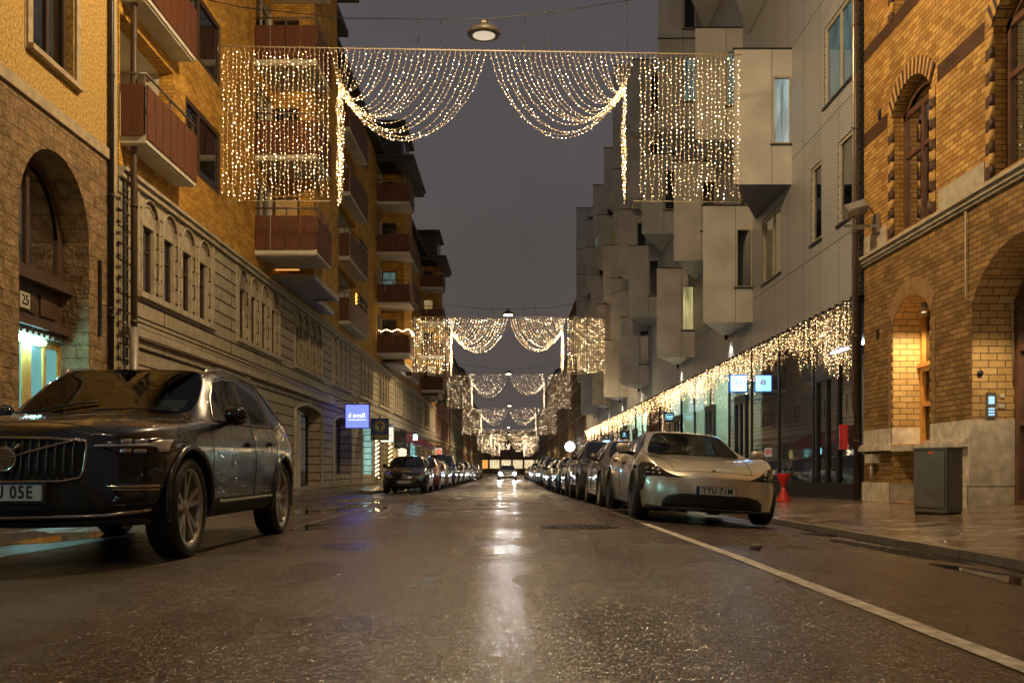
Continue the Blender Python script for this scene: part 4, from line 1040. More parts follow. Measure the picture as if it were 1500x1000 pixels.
for zb_, ys in rows.items():
    for y in ys:
        y = y+(.14 if zb_ in (16.6,) else 0)
        k += 1; zt = zb_+3.42; D = 1.46; L = 3.5; far = y > 60
        mat = 'box_metal' if zb_ < 12 and (k % 3 or y < 30) else 'box_metal_cool'
        m = Mo.mb(); wz0, wz1 = zb_+1.03, zb_+2.75
        m.quad((.48, y, zb_), (D, y, zb_), (D, y, zt), (.48, y, zt)); m.quad((0, y, zb_), (.48, y, zb_), (.48, y, wz0), (0, y, wz0)); m.quad((0, y, wz1), (.48, y, wz1), (.48, y, zt), (0, y, zt))
        m.quad((D, y, zb_), (0, y+L, zb_), (0, y+L, zt), (D, y, zt)); m.add([(0, y, zt), (D, y, zt), (0, y+L, zt)], [(0, 1, 2)])
        m.mat(1); m.box(.50, .512, y-.003, y, zb_, zt); m.box(-.0, D+.04, y-.04, y+.05, zt, zt+.035); m.box(0, .55, y-.03, y, wz0-.05, wz0)
        m.mat(0)
        bx = Mo.part('oriel', m, [mat, 'black_metal'])
        m = Mo.mb(); m.add([(.02, y+.02, zb_), (D-.03, y+.02, zb_), (.02, y+L-.05, zb_)], [(0, 1, 2)]); Mo.part('soffit', m, 'box_soffit_blue' if (zb_, y) == (7.96, 24.3) else 'box_soffit', bx)
        f = Mo.mb(); t = .04
        f.box(.01, .01+t, y, y+.06, wz0, wz1); f.box(.44, .48, y, y+.06, wz0, wz1); f.box(.05, .44, y, y+.06, wz0, wz0+t); f.box(.05, .44, y, y+.06, wz1-t, wz1)
        wd = Mo.part('window', f, 'pale_frame', bx)
        lit = {(7.96, 24.3): 'lit_white', (5.06, 37): 'lit_yellow', (10.85, 29.4): 'lit_cool', (13.75, 36.6): 'lit_cool'}.get((zb_, y)) or rnd.choice(['dark_inside']*4+['curtain_dim', 'lit_yellow_dim', 'lit_cool'])
        f = Mo.mb(); f.quad((.01, y+.2, wz0), (.48, y+.2, wz0), (.48, y+.2, wz1), (.01, y+.2, wz1)); f.mat(1); f.quad((.01, y+.04, wz0), (.48, y+.04, wz0), (.48, y+.04, wz1), (.01, y+.04, wz1))
        Mo.part('window_pane', f, [lit, 'window_glass'], bx)
        if zb_ < 6:
            f = Mo.mb(); f.lathe([(0, 0), (.05, 0), (.05, -.16), (.04, -.16), (.04, -.14)], 12, (.16, y+L-.75, zb_-.0)); Mo.part('downlight', f, 'black_metal', bx)
            f = Mo.mb(); f.lathe([(0, -.135), (.04, -.135)], 12, (.16, y+L-.75, zb_)); Mo.part('lens', f, 'spot_lens', bx)
            if y < 70: point_light('oriel_downlight', (7.2-.16, y+L-.75, zb_-.17), 50, (1, .86, .7), .03, None, spot=95)
# shop front
m = Mo.mb(); m.box(-.06, .04, 19.7, YE, -1.2, .42); Mo.part('plinth', m, 'black_metal')
y = 19.75; mull = []
doors_y = [(20.85, 22.4), (29.0, 30.4), (33.6, 35.0), (40.0, 41.6), (54, 55.5), (66, 67.5)]
m = Mo.mb(); y = 19.7; gm = Mo.mb(); gd = Mo.mb()
while y < YE-.5:
    m.box(-.08, .0, y, y+.05, .42, 4.22)
    g_ = gm if 28.5 < y < 62 else gd
    g_.quad((-.03, y+.05, .42), (-.03, min(YE, y+2.9), .42), (-.03, min(YE, y+2.9), 4.22), (-.03, y+.05, 4.22)); y += 2.9
Mo.part('mullion', m, 'black_metal')
gp = Mo.part('shop_window', gm, 'shop_glass'); Mo.part('shop_window', gd, 'shop_glass_dark')
for a, b in doors_y:
    m = Mo.mb(); bars(m, a, b, .1, 2.85, .02, .10, .12, (.5,)); m.box(-.1, .03, a, b, 2.85, 3.0); m.tube([(.03, a+.55, 1.0), (.09, a+.55, 1.0), (.09, a+.55, 1.25), (.03, a+.55, 1.25)], .012); Mo.part('door', m, 'black_metal')
# interior: pale green salon, brick shop, dark bar
def room(y0, y1, mat, dp=3.6, floor='dark_inside', strip=None, ceil='white_plaster'):
    m = Mo.mb(); m.quad((-dp, y0, .1), (-dp, y1, .1), (-dp, y1, 4.2), (-dp, y0, 4.2)); m.quad((-.4, y1, .1), (-dp, y1, .1), (-dp, y1, 4.2), (-.4, y1, 4.2)); m.quad((-.4, y0, .1), (-dp, y0, .1), (-dp, y0, 4.2), (-.4, y0, 4.2))
    m.mat(1); m.quad((-.1, y0, .1), (-dp, y0, .1), (-dp, y1, .1), (-.1, y1, .1)); m.mat(2); m.quad((-.1, y0, 4.19), (-dp, y0, 4.19), (-dp, y1, 4.19), (-.1, y1, 4.19))
    rm_ = Mo.part('shop_interior', m, [mat, floor, ceil])
    if strip:
        m = Mo.mb(); y = y0+.6
        while y < y1-.6: m.box(-dp*.6, -dp*.6+.15, y, y+1.2, 4.1, 4.14); y += 2.2
        Mo.part('ceiling_light', m, strip, rm_)
    return rm_
room(19.7, 28.6, 'far_wall_tan', 4, 'dark_wood', 'ceiling_fill', 'dark_inside')  # ceiling strips here are added to brighten the dark bar
room(28.7, 35.3, 'mint_wall', 2.6, 'white_plaster', 'ceiling_green')
room(35.4, 42.8, 'mint_wall', 3.2, 'white_plaster', 'ceiling_green')
room(42.9, 52.5, 'red_shop_brick', 3, 'dark_wood', 'ceiling_warm')
room(52.6, 61.2, 'mint_wall', 2.6, 'white_plaster', 'ceiling_green')
room(61.3, YE, 'far_wall_brown', 3, 'dark_wood', 'ceiling_warm')
m = Mo.mb(); m.box(-.9, -.3, 35.5, 35.56, .1, 4.2); m.box(-2.2, -.35, 38.9, 39, .1, 4.2); m.box(-1.6, -.35, 31.7, 31.8, .1, 4.2); Mo.part('partition', m, 'mint_wall')
m = Mo.mb(); m.box(-.07, -.045, 35.6, 38.5, 2.95, 4.2); m.box(-.07, -.045, 40.2, 42.7, 2.95, 4.2); Mo.part('shop_panel', m, 'lit_panel')
text_mesh('number', '34', .62, 'ink_black', Mo.root, (.02, 37.2-19.6, 3.42), (R(90), 0, R(-90)))
text_mesh('number', '36', .42, 'ink_black', Mo.root, (.02, 31.3-19.6, 3.05), (R(90), 0, R(-90)))
# bar interior: pendant lamps and stools glimpsed through the dark glass
for i, (yy, oo, zz) in enumerate(((21.2, -1.4, 3.0), (22.6, -2.0, 2.8), (20.4, -2.4, 3.1), (24.0, -2.2, 2.4), (26.5, -2.5, 2.3))):
    m = Mo.mb(); m.lathe([(0, .05), (.05, .03), (.05, -.05), (0, -.07)], 10, (oo, yy, zz)); m.tube([(oo, yy, zz+.05), (oo, yy, 4.2)], .006); Mo.part('pendant', m, 'bulb_dim')
m = Mo.mb(); m.box(-3.2, -2.6, 20.5, 27, .1, 1.15); Mo.part('bar_counter', m, 'dark_wood')
m = Mo.mb(); m.lathe([(0, 0), (.22, 0), (.22, .03), (.05, .03), (.03, .6), (.2, .62), (.2, .66), (0, .66)], 20, (-.8, 24.3, .1)); m.box(-1.1, -.6, 25.2, 25.7, .1, .9); Mo.part('display_stand', m, 'white_plaster')
# red curved letter tray by the door
m = Mo.mb(); m.lathe([(.16, 0), (.16, .52)], 10, (-.0, 20.35, 1.15), 'z', R(-80), R(80)); Mo.part('letter_box', m, 'signal_red')

# hourglass stool
h = empty('hourglass_stool', (6.07, 21.1, pav_z(6.07, 21.1))); tag(h, 'red hourglass shaped stool on the pavement by the shop window', 'stool')
m = MB(); m.lathe([(0, .62), (.155, .62), (.165, .60), (.035, .31)], 24); m.build('seat', 'signal_red', h)
m = MB(); m.lathe([(.035, .31), (.16, .02), (.165, 0), (0, 0)], 24); m.build('base', 'signal_red', h)
# ------------------------------------------------------------- fairy-light curtains across the street
OCT = [(1, 0, 0), (-1, 0, 0), (0, 1, 0), (0, -1, 0), (0, 0, 1), (0, 0, -1)]
OF = [(0, 2, 4), (2, 1, 4), (1, 3, 4), (3, 0, 4), (2, 0, 5), (1, 2, 5), (3, 1, 5), (0, 3, 5)]
def bulbs(m, path, pitch, r, rg, jit, mats=(1, 2, 3), wts=(.18, .34, .48)):
    """little lamps along a polyline, hanging out sideways at random"""
    acc = rg.uniform(0, pitch)
    for a, b in zip(path[:-1], path[1:]):
        a = Vector(a); b = Vector(b); L = (b-a).length
        while acc < L:
            p = a+(b-a)*(acc/L); p += Vector((rg.uniform(-jit, jit), rg.uniform(-jit, jit), rg.uniform(-jit, jit)*.5))
            m.mat(rg.choices(mats, wts)[0]); q = r*rg.uniform(.75, 1.25)
            m.add([(p.x+q*v[0], p.y+q*v[1], p.z+q*v[2]) for v in OCT], OF); acc += pitch*rg.uniform(.75, 1.25)
        acc -= L
BM = ['fairy_wire', 'bulb_bright', 'bulb_mid', 'bulb_dim']; BMF = ['fairy_wire', 'far_bulb_bright', 'far_bulb_mid', 'far_bulb_dim']
def bez(P, n=12):
    out = []
    for i in range(n+1):
        t = i/n; s = 1-t
        out.append(tuple(s*s*s*a+3*s*s*t*b+3*s*t*t*c+t*t*t*d for a, b, c, d in zip(*P)))
    return out
def curtain(d, xl, xr, zt, zb, label, near, seed, rb, pitch, xgl, xgr, xc, pw, tilt=0):
    rg = random.Random(seed); root = empty('light_curtain', (0, d, 0)); tag(root, label, 'light curtain', 'fairy light curtains hung across the street')
    W = xr-xl; zl = lambda x: zt+tilt*(x-xl)/W
    zg = zt-.90*(zt-zb)/3.25; acc = []
    wire = .0032 if near == 0 else .0030
    def strand(path, dens=1.):
        if near <= 1:
            m = MB(); m.mat(0).tube(path, wire, 4 if near == 0 else 3, False); bulbs(m, path, pitch/dens, rb, rg, .022 if near == 0 else .02); m.build('light_string', BM, root, uvs=False)
        else:
            m = acc[0]; m.mat(0).tube(path, wire, 3, False); bulbs(m, path, pitch/dens, rb, rg, .02)
    if near > 1: acc.append(MB())
    # straight panels
    for (a, b) in ((xl+.03, xl+pw), (xr-pw*.93, xr-.03)):
        n = max(4, int((b-a)/(.086 if near == 0 else .115))); xs = [a+(b-a)*i/(n-1)+rg.uniform(-.012, .012) for i in range(n)]
        if near: xs = xs[::1]
        for i, x in enumerate(xs):
            x2 = x+rg.uniform(-.02, .02)+(.035 if i % 5 == 2 else -.035 if i % 5 == 3 else 0)
            z0 = zl(x)-.09; pts = [(x, 0, z0)]
            for k in range(1, 6): pts.append((x+rg.uniform(-.014, .014), rg.uniform(-.01, .01), z0+(zb-z0)*k/6.2))
            pts.append((x2, 0, zb+rg.uniform(.0, .12))); strand(pts)
    # swags gathered into the two bundles
    for sgn, xg in ((1, xgl), (-1, xgr)):
        n = 24 if near == 0 else (20 if near == 1 else 15); far = abs(xc-xg)-.12
        for i in range(n):
            L = .12+far*((i+.5)/n); xt = xg+sgn*L; z0 = zl(xt)-.08
            q = rg.uniform(-.13, .13)
            P = ((xt, 0, z0), (xt-sgn*.10*L, rg.uniform(-.05, .05), z0-.50*L-.05+q), (xg+sgn*.42*L, rg.uniform(-.08, .08), zg-.70*L+q), (xg+sgn*.03, rg.uniform(-.03, .03), zg+rg.uniform(-.12, .12)))
            strand(bez(P, 14 if near == 0 else 9))
        nb = 9 if near == 0 else (10 if near == 1 else 7)
        for i in range(nb):
            e = zb-.1+rg.uniform(0, .5); a0 = rg.uniform(-.06, .06)
            strand([(xg+rg.uniform(-.02, .02), rg.uniform(-.02, .02), zg+.05)]+[(xg+a0*.9+rg.uniform(-.05, .05), rg.uniform(-.06, .06), zg+(e-zg)*t) for t in (.2, .4, .6, .8)]+[(xg+a0*.5, 0, e)], 1.25)
        # short strings from the cable down to the knot
        for i in range(4 if near < 2 else 2):
            xt = xg+(i-1.5)*.11; strand([(xt, 0, zl(xt)-.05), (xg+(xt-xg)*.6, 0, (zl(xt)+zg)/2), (xg, 0, zg)])
    if near > 1: acc[0].build('light_string', BMF, root, uvs=False)
    # carrying cable with its curled ties and the bottom bars
    m = MB(); tw = .012 if near == 0 else .014
    m.tube([(xl-.05, 0, zl(xl)), ((xl+xr)/2, 0, zl((xl+xr)/2)-.0), (xr+.05, 0, zl(xr))], tw, 6)
    if near == 0:
        x = xl
        while x < xr:
            m.tube([(x, 0, zl(x)), (x+.03, -.02, zl(x)+.015), (x+.055, 0, zl(x)-.03), (x+.05, .0, zl(x)-.10)], .0045, 4, False); x += .105
        for e, sg in ((xl, -1), (xr, 1)): m.tube([(e, 0, zl(e)), (e+sg*.07, 0, zl(e)+.02), (e+sg*.09, 0, zl(e)-.08), (e+sg*.04, 0, zl(e)-.16)], .006, 5)
    m.build('carrying_cable', 'fairy_wire', root)
    m = MB(); m.tube([(xl, 0, zb), (xl+pw+.05, 0, zb)], tw*.6, 5); m.tube([(xr-pw, 0, zb), (xr, 0, zb-.02)], tw*.6, 5); split_build(m, 'bottom_bar', 'fairy_wire', root)
    return root
curtain(20, -6.0, 4.83, 9.57, 6.33, 'nearest and largest curtain of warm fairy lights swagged across the street', 0, 11, .0050, .088, -3.54, 2.43, -.43, 2.22, -.18)
curtain(53.2, -5.40, 5.34, 9.18, 6.02, 'second curtain of fairy lights from the camera, level with the lowest far balconies', 1, 12, .0088, .135, -3.18, 2.98, .0, 2.2)
curtain(83, -5.3, 5.45, 8.98, 5.92, 'third curtain of fairy lights from the camera, framed inside the second', 2, 13, .0150, .20, -3.2, 3.1, 0, 2.2)
curtain(109, -5.3, 5.45, 7.70, 4.60, 'fourth curtain of fairy lights from the camera, hung lower than the third', 2, 14, .018, .25, -3.1, 3.1, 0, 2.2)
curtain(142, -4.6, 4.5, 6.6, 3.5, 'fifth curtain of fairy lights from the camera, small in the distance', 2, 15, .021, .30, -2.6, 2.6, -.1, 2.0)
curtain(166, -4.6, 4.6, 6.4, 3.3, 'sixth curtain of fairy lights from the camera, just before the far end', 2, 16, .023, .33, -2.4, 2.7, 0, 2.0)
curtain(196, -3.5, 5.0, 6.0, 3.2, 'farthest curtain of fairy lights, last one before the lit corner shop', 2, 17, .026, .36, -1.9, 3.2, .5, 1.7)
# ------------------------------------------------------------- span wires and hanging street lamps
def lamp(d, x, z, label, power, dim=False, size=.35):
    t = empty('street_lamp', (x, d, z)); tag(t, label, 'street lamp', 'street lamps hung over the road')
    s = size/.35
    m = MB(); m.lathe([(0, .19*s), (.10*s, .19*s), (.15*s, .14*s), (.30*s, .08*s), (.352*s, .0), (.335*s, -.045*s), (.25*s, -.05*s), (.25*s, -.02*s)], 40); m.build('shade', 'lamp_metal', t)
    m = MB(); m.lathe([(.255*s, -.05*s), (.27*s, -.058*s), (.25*s, -.066*s), (.235*s, -.05*s)], 36); m.build('trim_ring', 'galvanised', t)
    m = MB(); m.lathe([(0, -.075*s), (.12*s, -.072*s), (.24*s, -.045*s)], 36); m.build('lens', 'lamp_lens_dim' if dim else 'lamp_lens', t)
    m = MB(); m.box(-.05, .05, -.04, .04, .18*s, .27*s); m.box(-.10, .10, -.02, .02, .26*s, .29*s); m.tube([(.05, 0, .24*s), (.12, 0, .22*s), (.16, 0, .1*s)], .01); m.build('bracket', 'lamp_metal', t)
    if power:
        point_light('lamp_glow', (x, d, z-.17), power*(.08 if d > 30 else 1.08), (1, .705, .375), .10)
        if d > 30: point_light('lamp_beam', (x, d, z-.17), power*1.6, (1, .705, .375), .10, None, spot=148, blend=.3)
    return t
lamp(20.2, -.52, 9.93, 'large round street lamp glowing faintly above the nearest light curtain', 0, True)
LP = 950
lamp(53.6, -.03, 9.40, 'bright street lamp over the second light curtain', LP)
lamp(84, .0, 9.1, 'bright street lamp over the third light curtain', LP)
lamp(110, .1, 8.0, 'bright street lamp over the fourth light curtain', LP)
lamp(143, .0, 6.95, 'bright street lamp over the fifth light curtain', LP)
lamp(167, .1, 6.7, 'bright street lamp over the sixth light curtain', LP)
lamp(15, .0, 11.6, 'bright unseen street lamp added over the road ahead, above the frame, to light the walls', 1700)  # added out of view to light the facades ahead
lamp(2.5, .0, 11.4, 'unseen street lamp added over the road straight above the camera', 120)  # another unseen lamp, added for light on the near walls
lamp(-13, .0, 9.9, 'bright street lamp hanging over the road behind the camera', 60)
def span(d, pts, drops, label):
    t = empty('span_wire', (0, d, 0)); tag(t, label, 'span wire'); m = MB()
    m.tube([(x, 0, z) for x, z in pts], .011, 5, False); m.build('wire', 'black_metal', t)
    m = MB()
    for x, z0, z1 in drops: m.tube([(x, 0, z0), (x, 0, z1)], .006, 4, False); m.lathe([(0, .05), (.018, .04), (.018, -.04), (0, -.05)], 6, (x, 0, z0-.04)); m.lathe([(0, .05), (.015, .04), (.015, -.04), (0, -.05)], 6, (x, 0, z1+.25))
    m.build('dropper', 'black_metal', t)
    return t
span(20.15, [(-7, 10.75), (-5.6, 10.45), (-3.4, 10.22), (-.52, 10.20), (1.2, 10.38), (2.6, 10.62), (7.2, 11.4)], [(-1.9, 10.2, 9.52), (-1.43, 10.2, 9.52), (.34, 10.3, 9.47), (.82, 10.36, 9.45), (2.5, 10.6, 9.43)], 'thin black wire spanning the street above the nearest light curtain')
span(53.5, [(-6.8, 11.6), (-4, 9.95), (-1.5, 9.68), (-.03, 9.68), (2.4, 9.72), (4.2, 10.1), (7.2, 10.9)], [(-1.7, 9.7, 9.18), (-.9, 9.68, 9.18), (.9, 9.7, 9.18), (1.5, 9.7, 9.18), (3.6, 9.95, 9.18)], 'thin black wire spanning the street above the second light curtain')
span(83.9, [(-6.5, 10.2), (0, 9.35), (7.2, 10.2)], [(-2, 9.5, 9.0), (2, 9.5, 9.0)], 'thin black wire spanning the street above the third light curtain')
span(2.5, [(-7, 12.2), (0, 11.67), (7.2, 12.2)], [], 'thin black wire carrying the added lamp straight above the camera'); span(15, [(-7, 12.4), (0, 11.87), (7.2, 12.4)], [], 'thin black wire carrying the added lamp above the frame'); span(-13, [(-7, 10.8), (0, 10.18), (7.2, 10.8)], [], 'thin black wire carrying the lamp behind the camera')

# ------------------------------------------------------------- icicle lights along the glazed shop front
ic = empty('icicle_lights', (7.10, 19.7, 4.24)); tag(ic, 'long fringe of warm icicle lights hung along the edge over the glazed shop front', 'icicle lights')
m = MB(); rg = random.Random(5); FM = ['fairy_wire', 'fringe_bulb', 'bulb_mid', 'fringe_bulb_dim']
y = 0.0; seg = 0
def fringe_len(y):
    if y < 1.4: return rg.uniform(1.1, 1.7)
    b = .62+.20*math.sin(y*.9)+.12*math.sin(y*2.3)
    if y < 6: b += .35*(1-y/6)
    return b*rg.uniform(.7, 1.45)
nxt = 4.
while y < 68.2:
    L = fringe_len(y); x = rg.uniform(-.03, .03)
    pts = [(x, y, 0), (x+rg.uniform(-.02, .02), y+rg.uniform(-.04, .04), -L*.5), (x+rg.uniform(-.02, .02), y+rg.uniform(-.05, .05), -L)]
    far = y > 25
    m.mat(0).tube(pts, .003, 3, False); bulbs(m, pts, .08 if not far else .12, .0062+.00015*y, rg, .02, (1, 2, 3), (.35, .12, .53))
    y += .085 if not far else .15
    if y > nxt: m.build('light_string', FM, ic, uvs=False); m = MB(); nxt += 8
m.build('light_string', FM, ic, uvs=False)
m = MB(); m.tube([(0, 0, 0), (0, 34, 0), (0, 68.3, 0)], .02, 5)
for i in range(150): 
    yy = i*.455; m.box(-.04, .03, yy, yy+.10, -.03, .045)
m.build('cable', 'black_metal', ic)

# ------------------------------------------------------------- shop signs
def sign_box(name, x, y, z, wd, ht, label, face, frame='black_metal', th=.14, arm=None, cat='sign'):
    t = empty(name, (x, y, z)); tag(t, label, cat)
    m = MB(); f = .035
    m.box(-wd/2, wd/2, 0, th, -ht/2, -ht/2+f); m.box(-wd/2, wd/2, 0, th, ht/2-f, ht/2); m.box(-wd/2, -wd/2+f, 0, th, -ht/2+f, ht/2-f); m.box(wd/2-f, wd/2, 0, th, -ht/2+f, ht/2-f); m.build('frame', frame, t)
    m = MB(); m.box(-wd/2+f, wd/2-f, .01, th-.01, -ht/2+f, ht/2-f); m.build('panel', face, t)
    if arm:
        m = MB(); m.tube([(arm, th/2, ht/2+.12), (wd/2*(-1 if arm > 0 else 1)*.9, th/2, ht/2+.12)], .015); m.box(-.03, .03, th/2-.02, th/2+.02, ht/2, ht/2+.12)
        m.tube([(arm, th/2, ht/2+.45), (0, th/2, ht/2+.12)], .009); m.build('bracket', 'black_metal', t)
    return t
FR = (R(90), 0, 0)
# blue light box with white word
s = sign_box('shop_sign', -6.02, 38, 2.82, .98, .98, 'glowing blue square shop sign reading kavall with a reversed k', 'sign_blue', arm=-.9)
text_mesh('lettering', 'k', .27, 'sign_white', s, (-.30, -.006, .03), FR, mirror=True)
text_mesh('lettering', 'avall', .27, 'sign_white', s, (.075, -.006, .03), FR, sp=1.05)
m = MB()
for i in range(22): m.box(-.36+i*.033, -.36+i*.033+.02, -.008, 0, -.155, -.130)
m.build('small_print', 'sign_white', s)
# navy sign with yellow round emblem
s = sign_box('shop_sign', -6.02, 44.6, 2.58, .84, 1.02, 'navy hanging sign with a yellow round emblem and a row of yellow letters', 'sign_navy', arm=-.6)
m = MB(); m.lathe([(0, -.006), (.24, -.006), (.24, 0)], 30, (.02, 0, .14), 'y'); m.build('emblem', 'sign_yellow', s)
m = MB(); m.lathe([(0, -.010), (.055, -.010)], 16, (-.07, 0, .20), 'y'); m.lathe([(0, -.010), (.06, -.010)], 16, (.10, 0, .18), 'y'); m.box(-.02, .05, -.010, -.007, -.08, .30); m.build('emblem_figure', 'sign_navy', s)
m = MB()
for i in range(18):
    a = 2*math.pi*i/18; m.box(.02+.31*math.cos(a)-.02, .02+.31*math.cos(a)+.02, -.006, 0, .14+.31*math.sin(a)-.025, .14+.31*math.sin(a)+.025)
m.build('ring_lettering', 'sign_grey', s)
m = MB()
for i, wq in enumerate((.05, .10, .12, .10, .12)): m.box(-.36+i*.15, -.36+i*.15+wq, -.006, 0, -.44, -.26)
m.build('lettering', 'sign_yellow', s)
# cream light box
s = sign_box('shop_sign', -5.95, 46.8, 2.40, .70, .80, 'cream lit shop sign with small pale lettering under a little crown', 'sign_cream', arm=-.7)
text_mesh('lettering', 'MEDRATA', .105, 'sign_green', s, (0, -.006, -.04), FR)
m = MB()
for a in (-40, 0, 40): m.tube([(0, -.004, .14), (.10*math.sin(R(a)), -.004, .14+.10*math.cos(R(a)))], .006, 4)
m.box(-.12, .12, -.006, 0, .12, .13); m.build('crown_mark', 'sign_green', s)
# dark slate sign with three marks and two lines
s = sign_box('shop_sign', -5.72, 50.5, 2.25, .64, .92, 'slate grey hanging sign with three small red marks above two lines of lettering', 'sign_slate', arm=-.8)
m = MB()
for i in range(3): m.lathe([(.035, -.006), (.07, -.006), (.07, 0)], 6, (-.17+i*.17, 0, .08), 'y')
m.build('marks', 'sign_pink', s)
m = MB(); m.box(-.24, .24, -.006, 0, -.20, -.15); m.box(-.13, .13, -.006, 0, -.30, -.26); m.build('lettering', 'sign_grey', s)
# cyan cube light and light-string column
s = sign_box('lit_cube_sign', -5.62, 57.5, 2.62, .27, .36, 'small glaring cyan-white cube light between the slate sign and the red awning', 'sign_cyan', th=.25, arm=-.9)
# round-red emblem sign
s = sign_box('shop_sign', -5.35, 73, 1.98, .60, .72, 'cream square hanging sign with a round red emblem beyond the awning', 'sign_cream_dim', arm=-1.1)
m = MB(); m.lathe([(0, -.006), (.22, -.006), (.22, 0)], 26, (0, 0, .03), 'y'); m.build('emblem', 'sign_red', s)
m = MB(); m.lathe([(.10, -.012), (.13, -.012)], 20, (0, 0, .03), 'y'); m.tube([(-.1, -.01, -.05), (.1, -.01, .12)], .012, 4); m.build('emblem_mark', 'sign_cream_dim', s)
# awning
a = empty('awning', (-6.7, 60, 2.0)); tag(a, 'dark red shop awning with pale arched lines on the left pavement', 'awning')
m = MB(); m.add([(0, 0, 1.25), (0, 7, 1.25), (1.5, 7, .35), (1.5, 0, .35), (0, 0, .35), (0, 7, .35), (1.5, 7, .05), (1.5, 0, .05)], [(0, 1, 2, 3), (3, 2, 6, 7), (0, 3, 4), (1, 5, 2)]); m.build('canopy', 'awning_red', a)
m = MB()
for k in range(3): m.tube([(1.35*math.sin(q)*(1-.25*k), -.01, .36+.72*math.cos(q)*(1-.25*k)) for q in [i*math.pi/16 for i in range(1, 8)]], .012, 4)
m.build('arched_lines', 'sign_grey', a)
text_mesh('lettering', 'Restaurant', .2, 'sign_grey', a, (.75, -.01, .2), FR)
# right side: projecting box signs
def right_box(x, y, z, w_, h_, label, face, frame, mark):
    s = sign_box('shop_sign', x, y, z, w_, h_, label, face, frame, th=.16)
    m = MB(); m.box(w_/2, w_/2+.12, .05, .11, -.03, .03); m.build('bracket', 'black_metal', s)
    mark(s); return s
def mk_round(s):
    m = MB(); m.lathe([(0, -.006), (.085, -.006), (.085, 0)], 28, (.01, 0, .03), 'y'); m.build('emblem', 'sign_logo', s)
    m = MB(); m.box(-.012, .008, -.012, -.007, -.05, .11); m.box(.03, .05, -.012, -.007, -.05, .08); m.box(.03, .075, -.012, -.007, .06, .08); m.box(-.05, -.01, -.012, -.007, .0, .02); m.tube([(-.05, -.009, .01), (-.015, -.009, .08)], .008, 4); m.build('emblem_mark', 'sign_white2', s)
def mk_lines(s):
    m = MB(); m.box(-.17, .17, -.008, 0, .10, .125); m.box(-.17, -.145, -.008, 0, -.1, .1); m.box(-.13, .15, -.008, 0, -.03, .05); m.box(-.10, .12, -.008, 0, -.10, -.06); m.build('lettering', 'sign_cyan_dim', s)
def mk_disc(s):
    m = MB(); m.lathe([(0, -.006), (.07, -.006)], 18, (0, 0, .06), 'y'); m.box(-.12, .12, -.008, 0, -.10, -.06); m.build('emblem', 'sign_cyan_dim', s)
def mk_none(s): pass
right_box(6.86, 28.5, 3.28, .53, .53, 'white lit box sign in a blue-black frame with a round dark blue emblem', 'sign_white_blue', 'sign_frame_blue', mk_round)
right_box(6.82, 40.5, 2.92, .42, .42, 'dark blue box sign with pale cyan lettering over the pavement on the right', 'sign_slate2', 'black_metal', mk_lines)
right_box(6.78, 56.0, 2.72, .50, .50, 'black box sign with a small pale disc emblem on the right side', 'sign_slate2', 'black_metal', mk_disc)
right_box(6.78, 66.0, 2.45, .50, .52, 'small white glaring box sign on the right, beyond the disc emblem sign', 'sign_white_blue', 'sign_frame_blue', mk_none)
right_box(6.78, 75.0, 2.75, .45, .45, 'small black box sign with a pink mark on the right', 'sign_slate2', 'black_metal', lambda s: MB().lathe([(0, -.006), (.13, -.006)], 12, (0, 0, 0), 'y').build('mark', 'sign_magenta', s))
right_box(6.4, 72.0, 1.95, .55, .75, 'white glaring lightbox low on the right side beyond the parked cars', 'sign_white_blue', 'black_metal', mk_none)
c = empty('round_sign', (6.3, 98, 3.0)); tag(c, 'round glaring white light sign on the right beyond the metal building', 'sign')
m = MB(); m.lathe([(0, 0), (.48, 0), (.50, .05), (.50, .2), (0, .2)], 30, (0, 0, 0), 'y'); m.build('disc', 'sign_glare', c); m = MB(); m.box(.4, .9, .08, .14, -.03, .03); m.build('bracket', 'black_metal', c)
c = empty('globe_lamp', (5.9, 148, 2.3)); tag(c, 'small blue-white globe lamp far down the right pavement', 'lamp')
m = MB(); m.lathe([(0, .25), (.18, .18), (.25, 0), (.18, -.18), (0, -.25)], 14); m.build('globe', 'sign_glare', c); m = MB(); m.tube([(0, 0, -.2), (0, 0, -2.3)], .05); m.build('pole', 'black_metal', c)
# string-lit shop pillars on the left
for (x, y, z0, z1, em) in ((-6.55, 53.0, .3, 2.7, 'fringe_bulb'), (-6.4, 56.6, .3, 2.1, 'bulb_mid'), (-6.35, 58.4, .3, 2.2, 'bulb_mid'), (-6.45, 46.9, .3, 2.4, 'fringe_bulb')):
    t = empty('lit_column', (x, y, 0)); tag(t, 'slim column wound with fairy lights beside a left-hand shop window, %s' % {53.0: 'behind the cream sign', 56.6: 'left of the cyan cube light', 58.4: 'right under the cyan cube light', 46.9: 'beside the lit cyan window'}[y], 'lit column')
    m = MB(); m.tube([(0, 0, .08), (0, 0, z1)], .07, 10); m.build('post', 'stone_trim', t)
    m = MB(); rr = random.Random(int(y)); m.mat(0)
    for i in range(70): 
        q = i*.9; m.lathe([(0, .022), (.022, 0), (0, -.022)], 4, (.08*math.cos(q), .08*math.sin(q), z0+(z1-z0)*i/70))
    m.build('light_string', em, t)
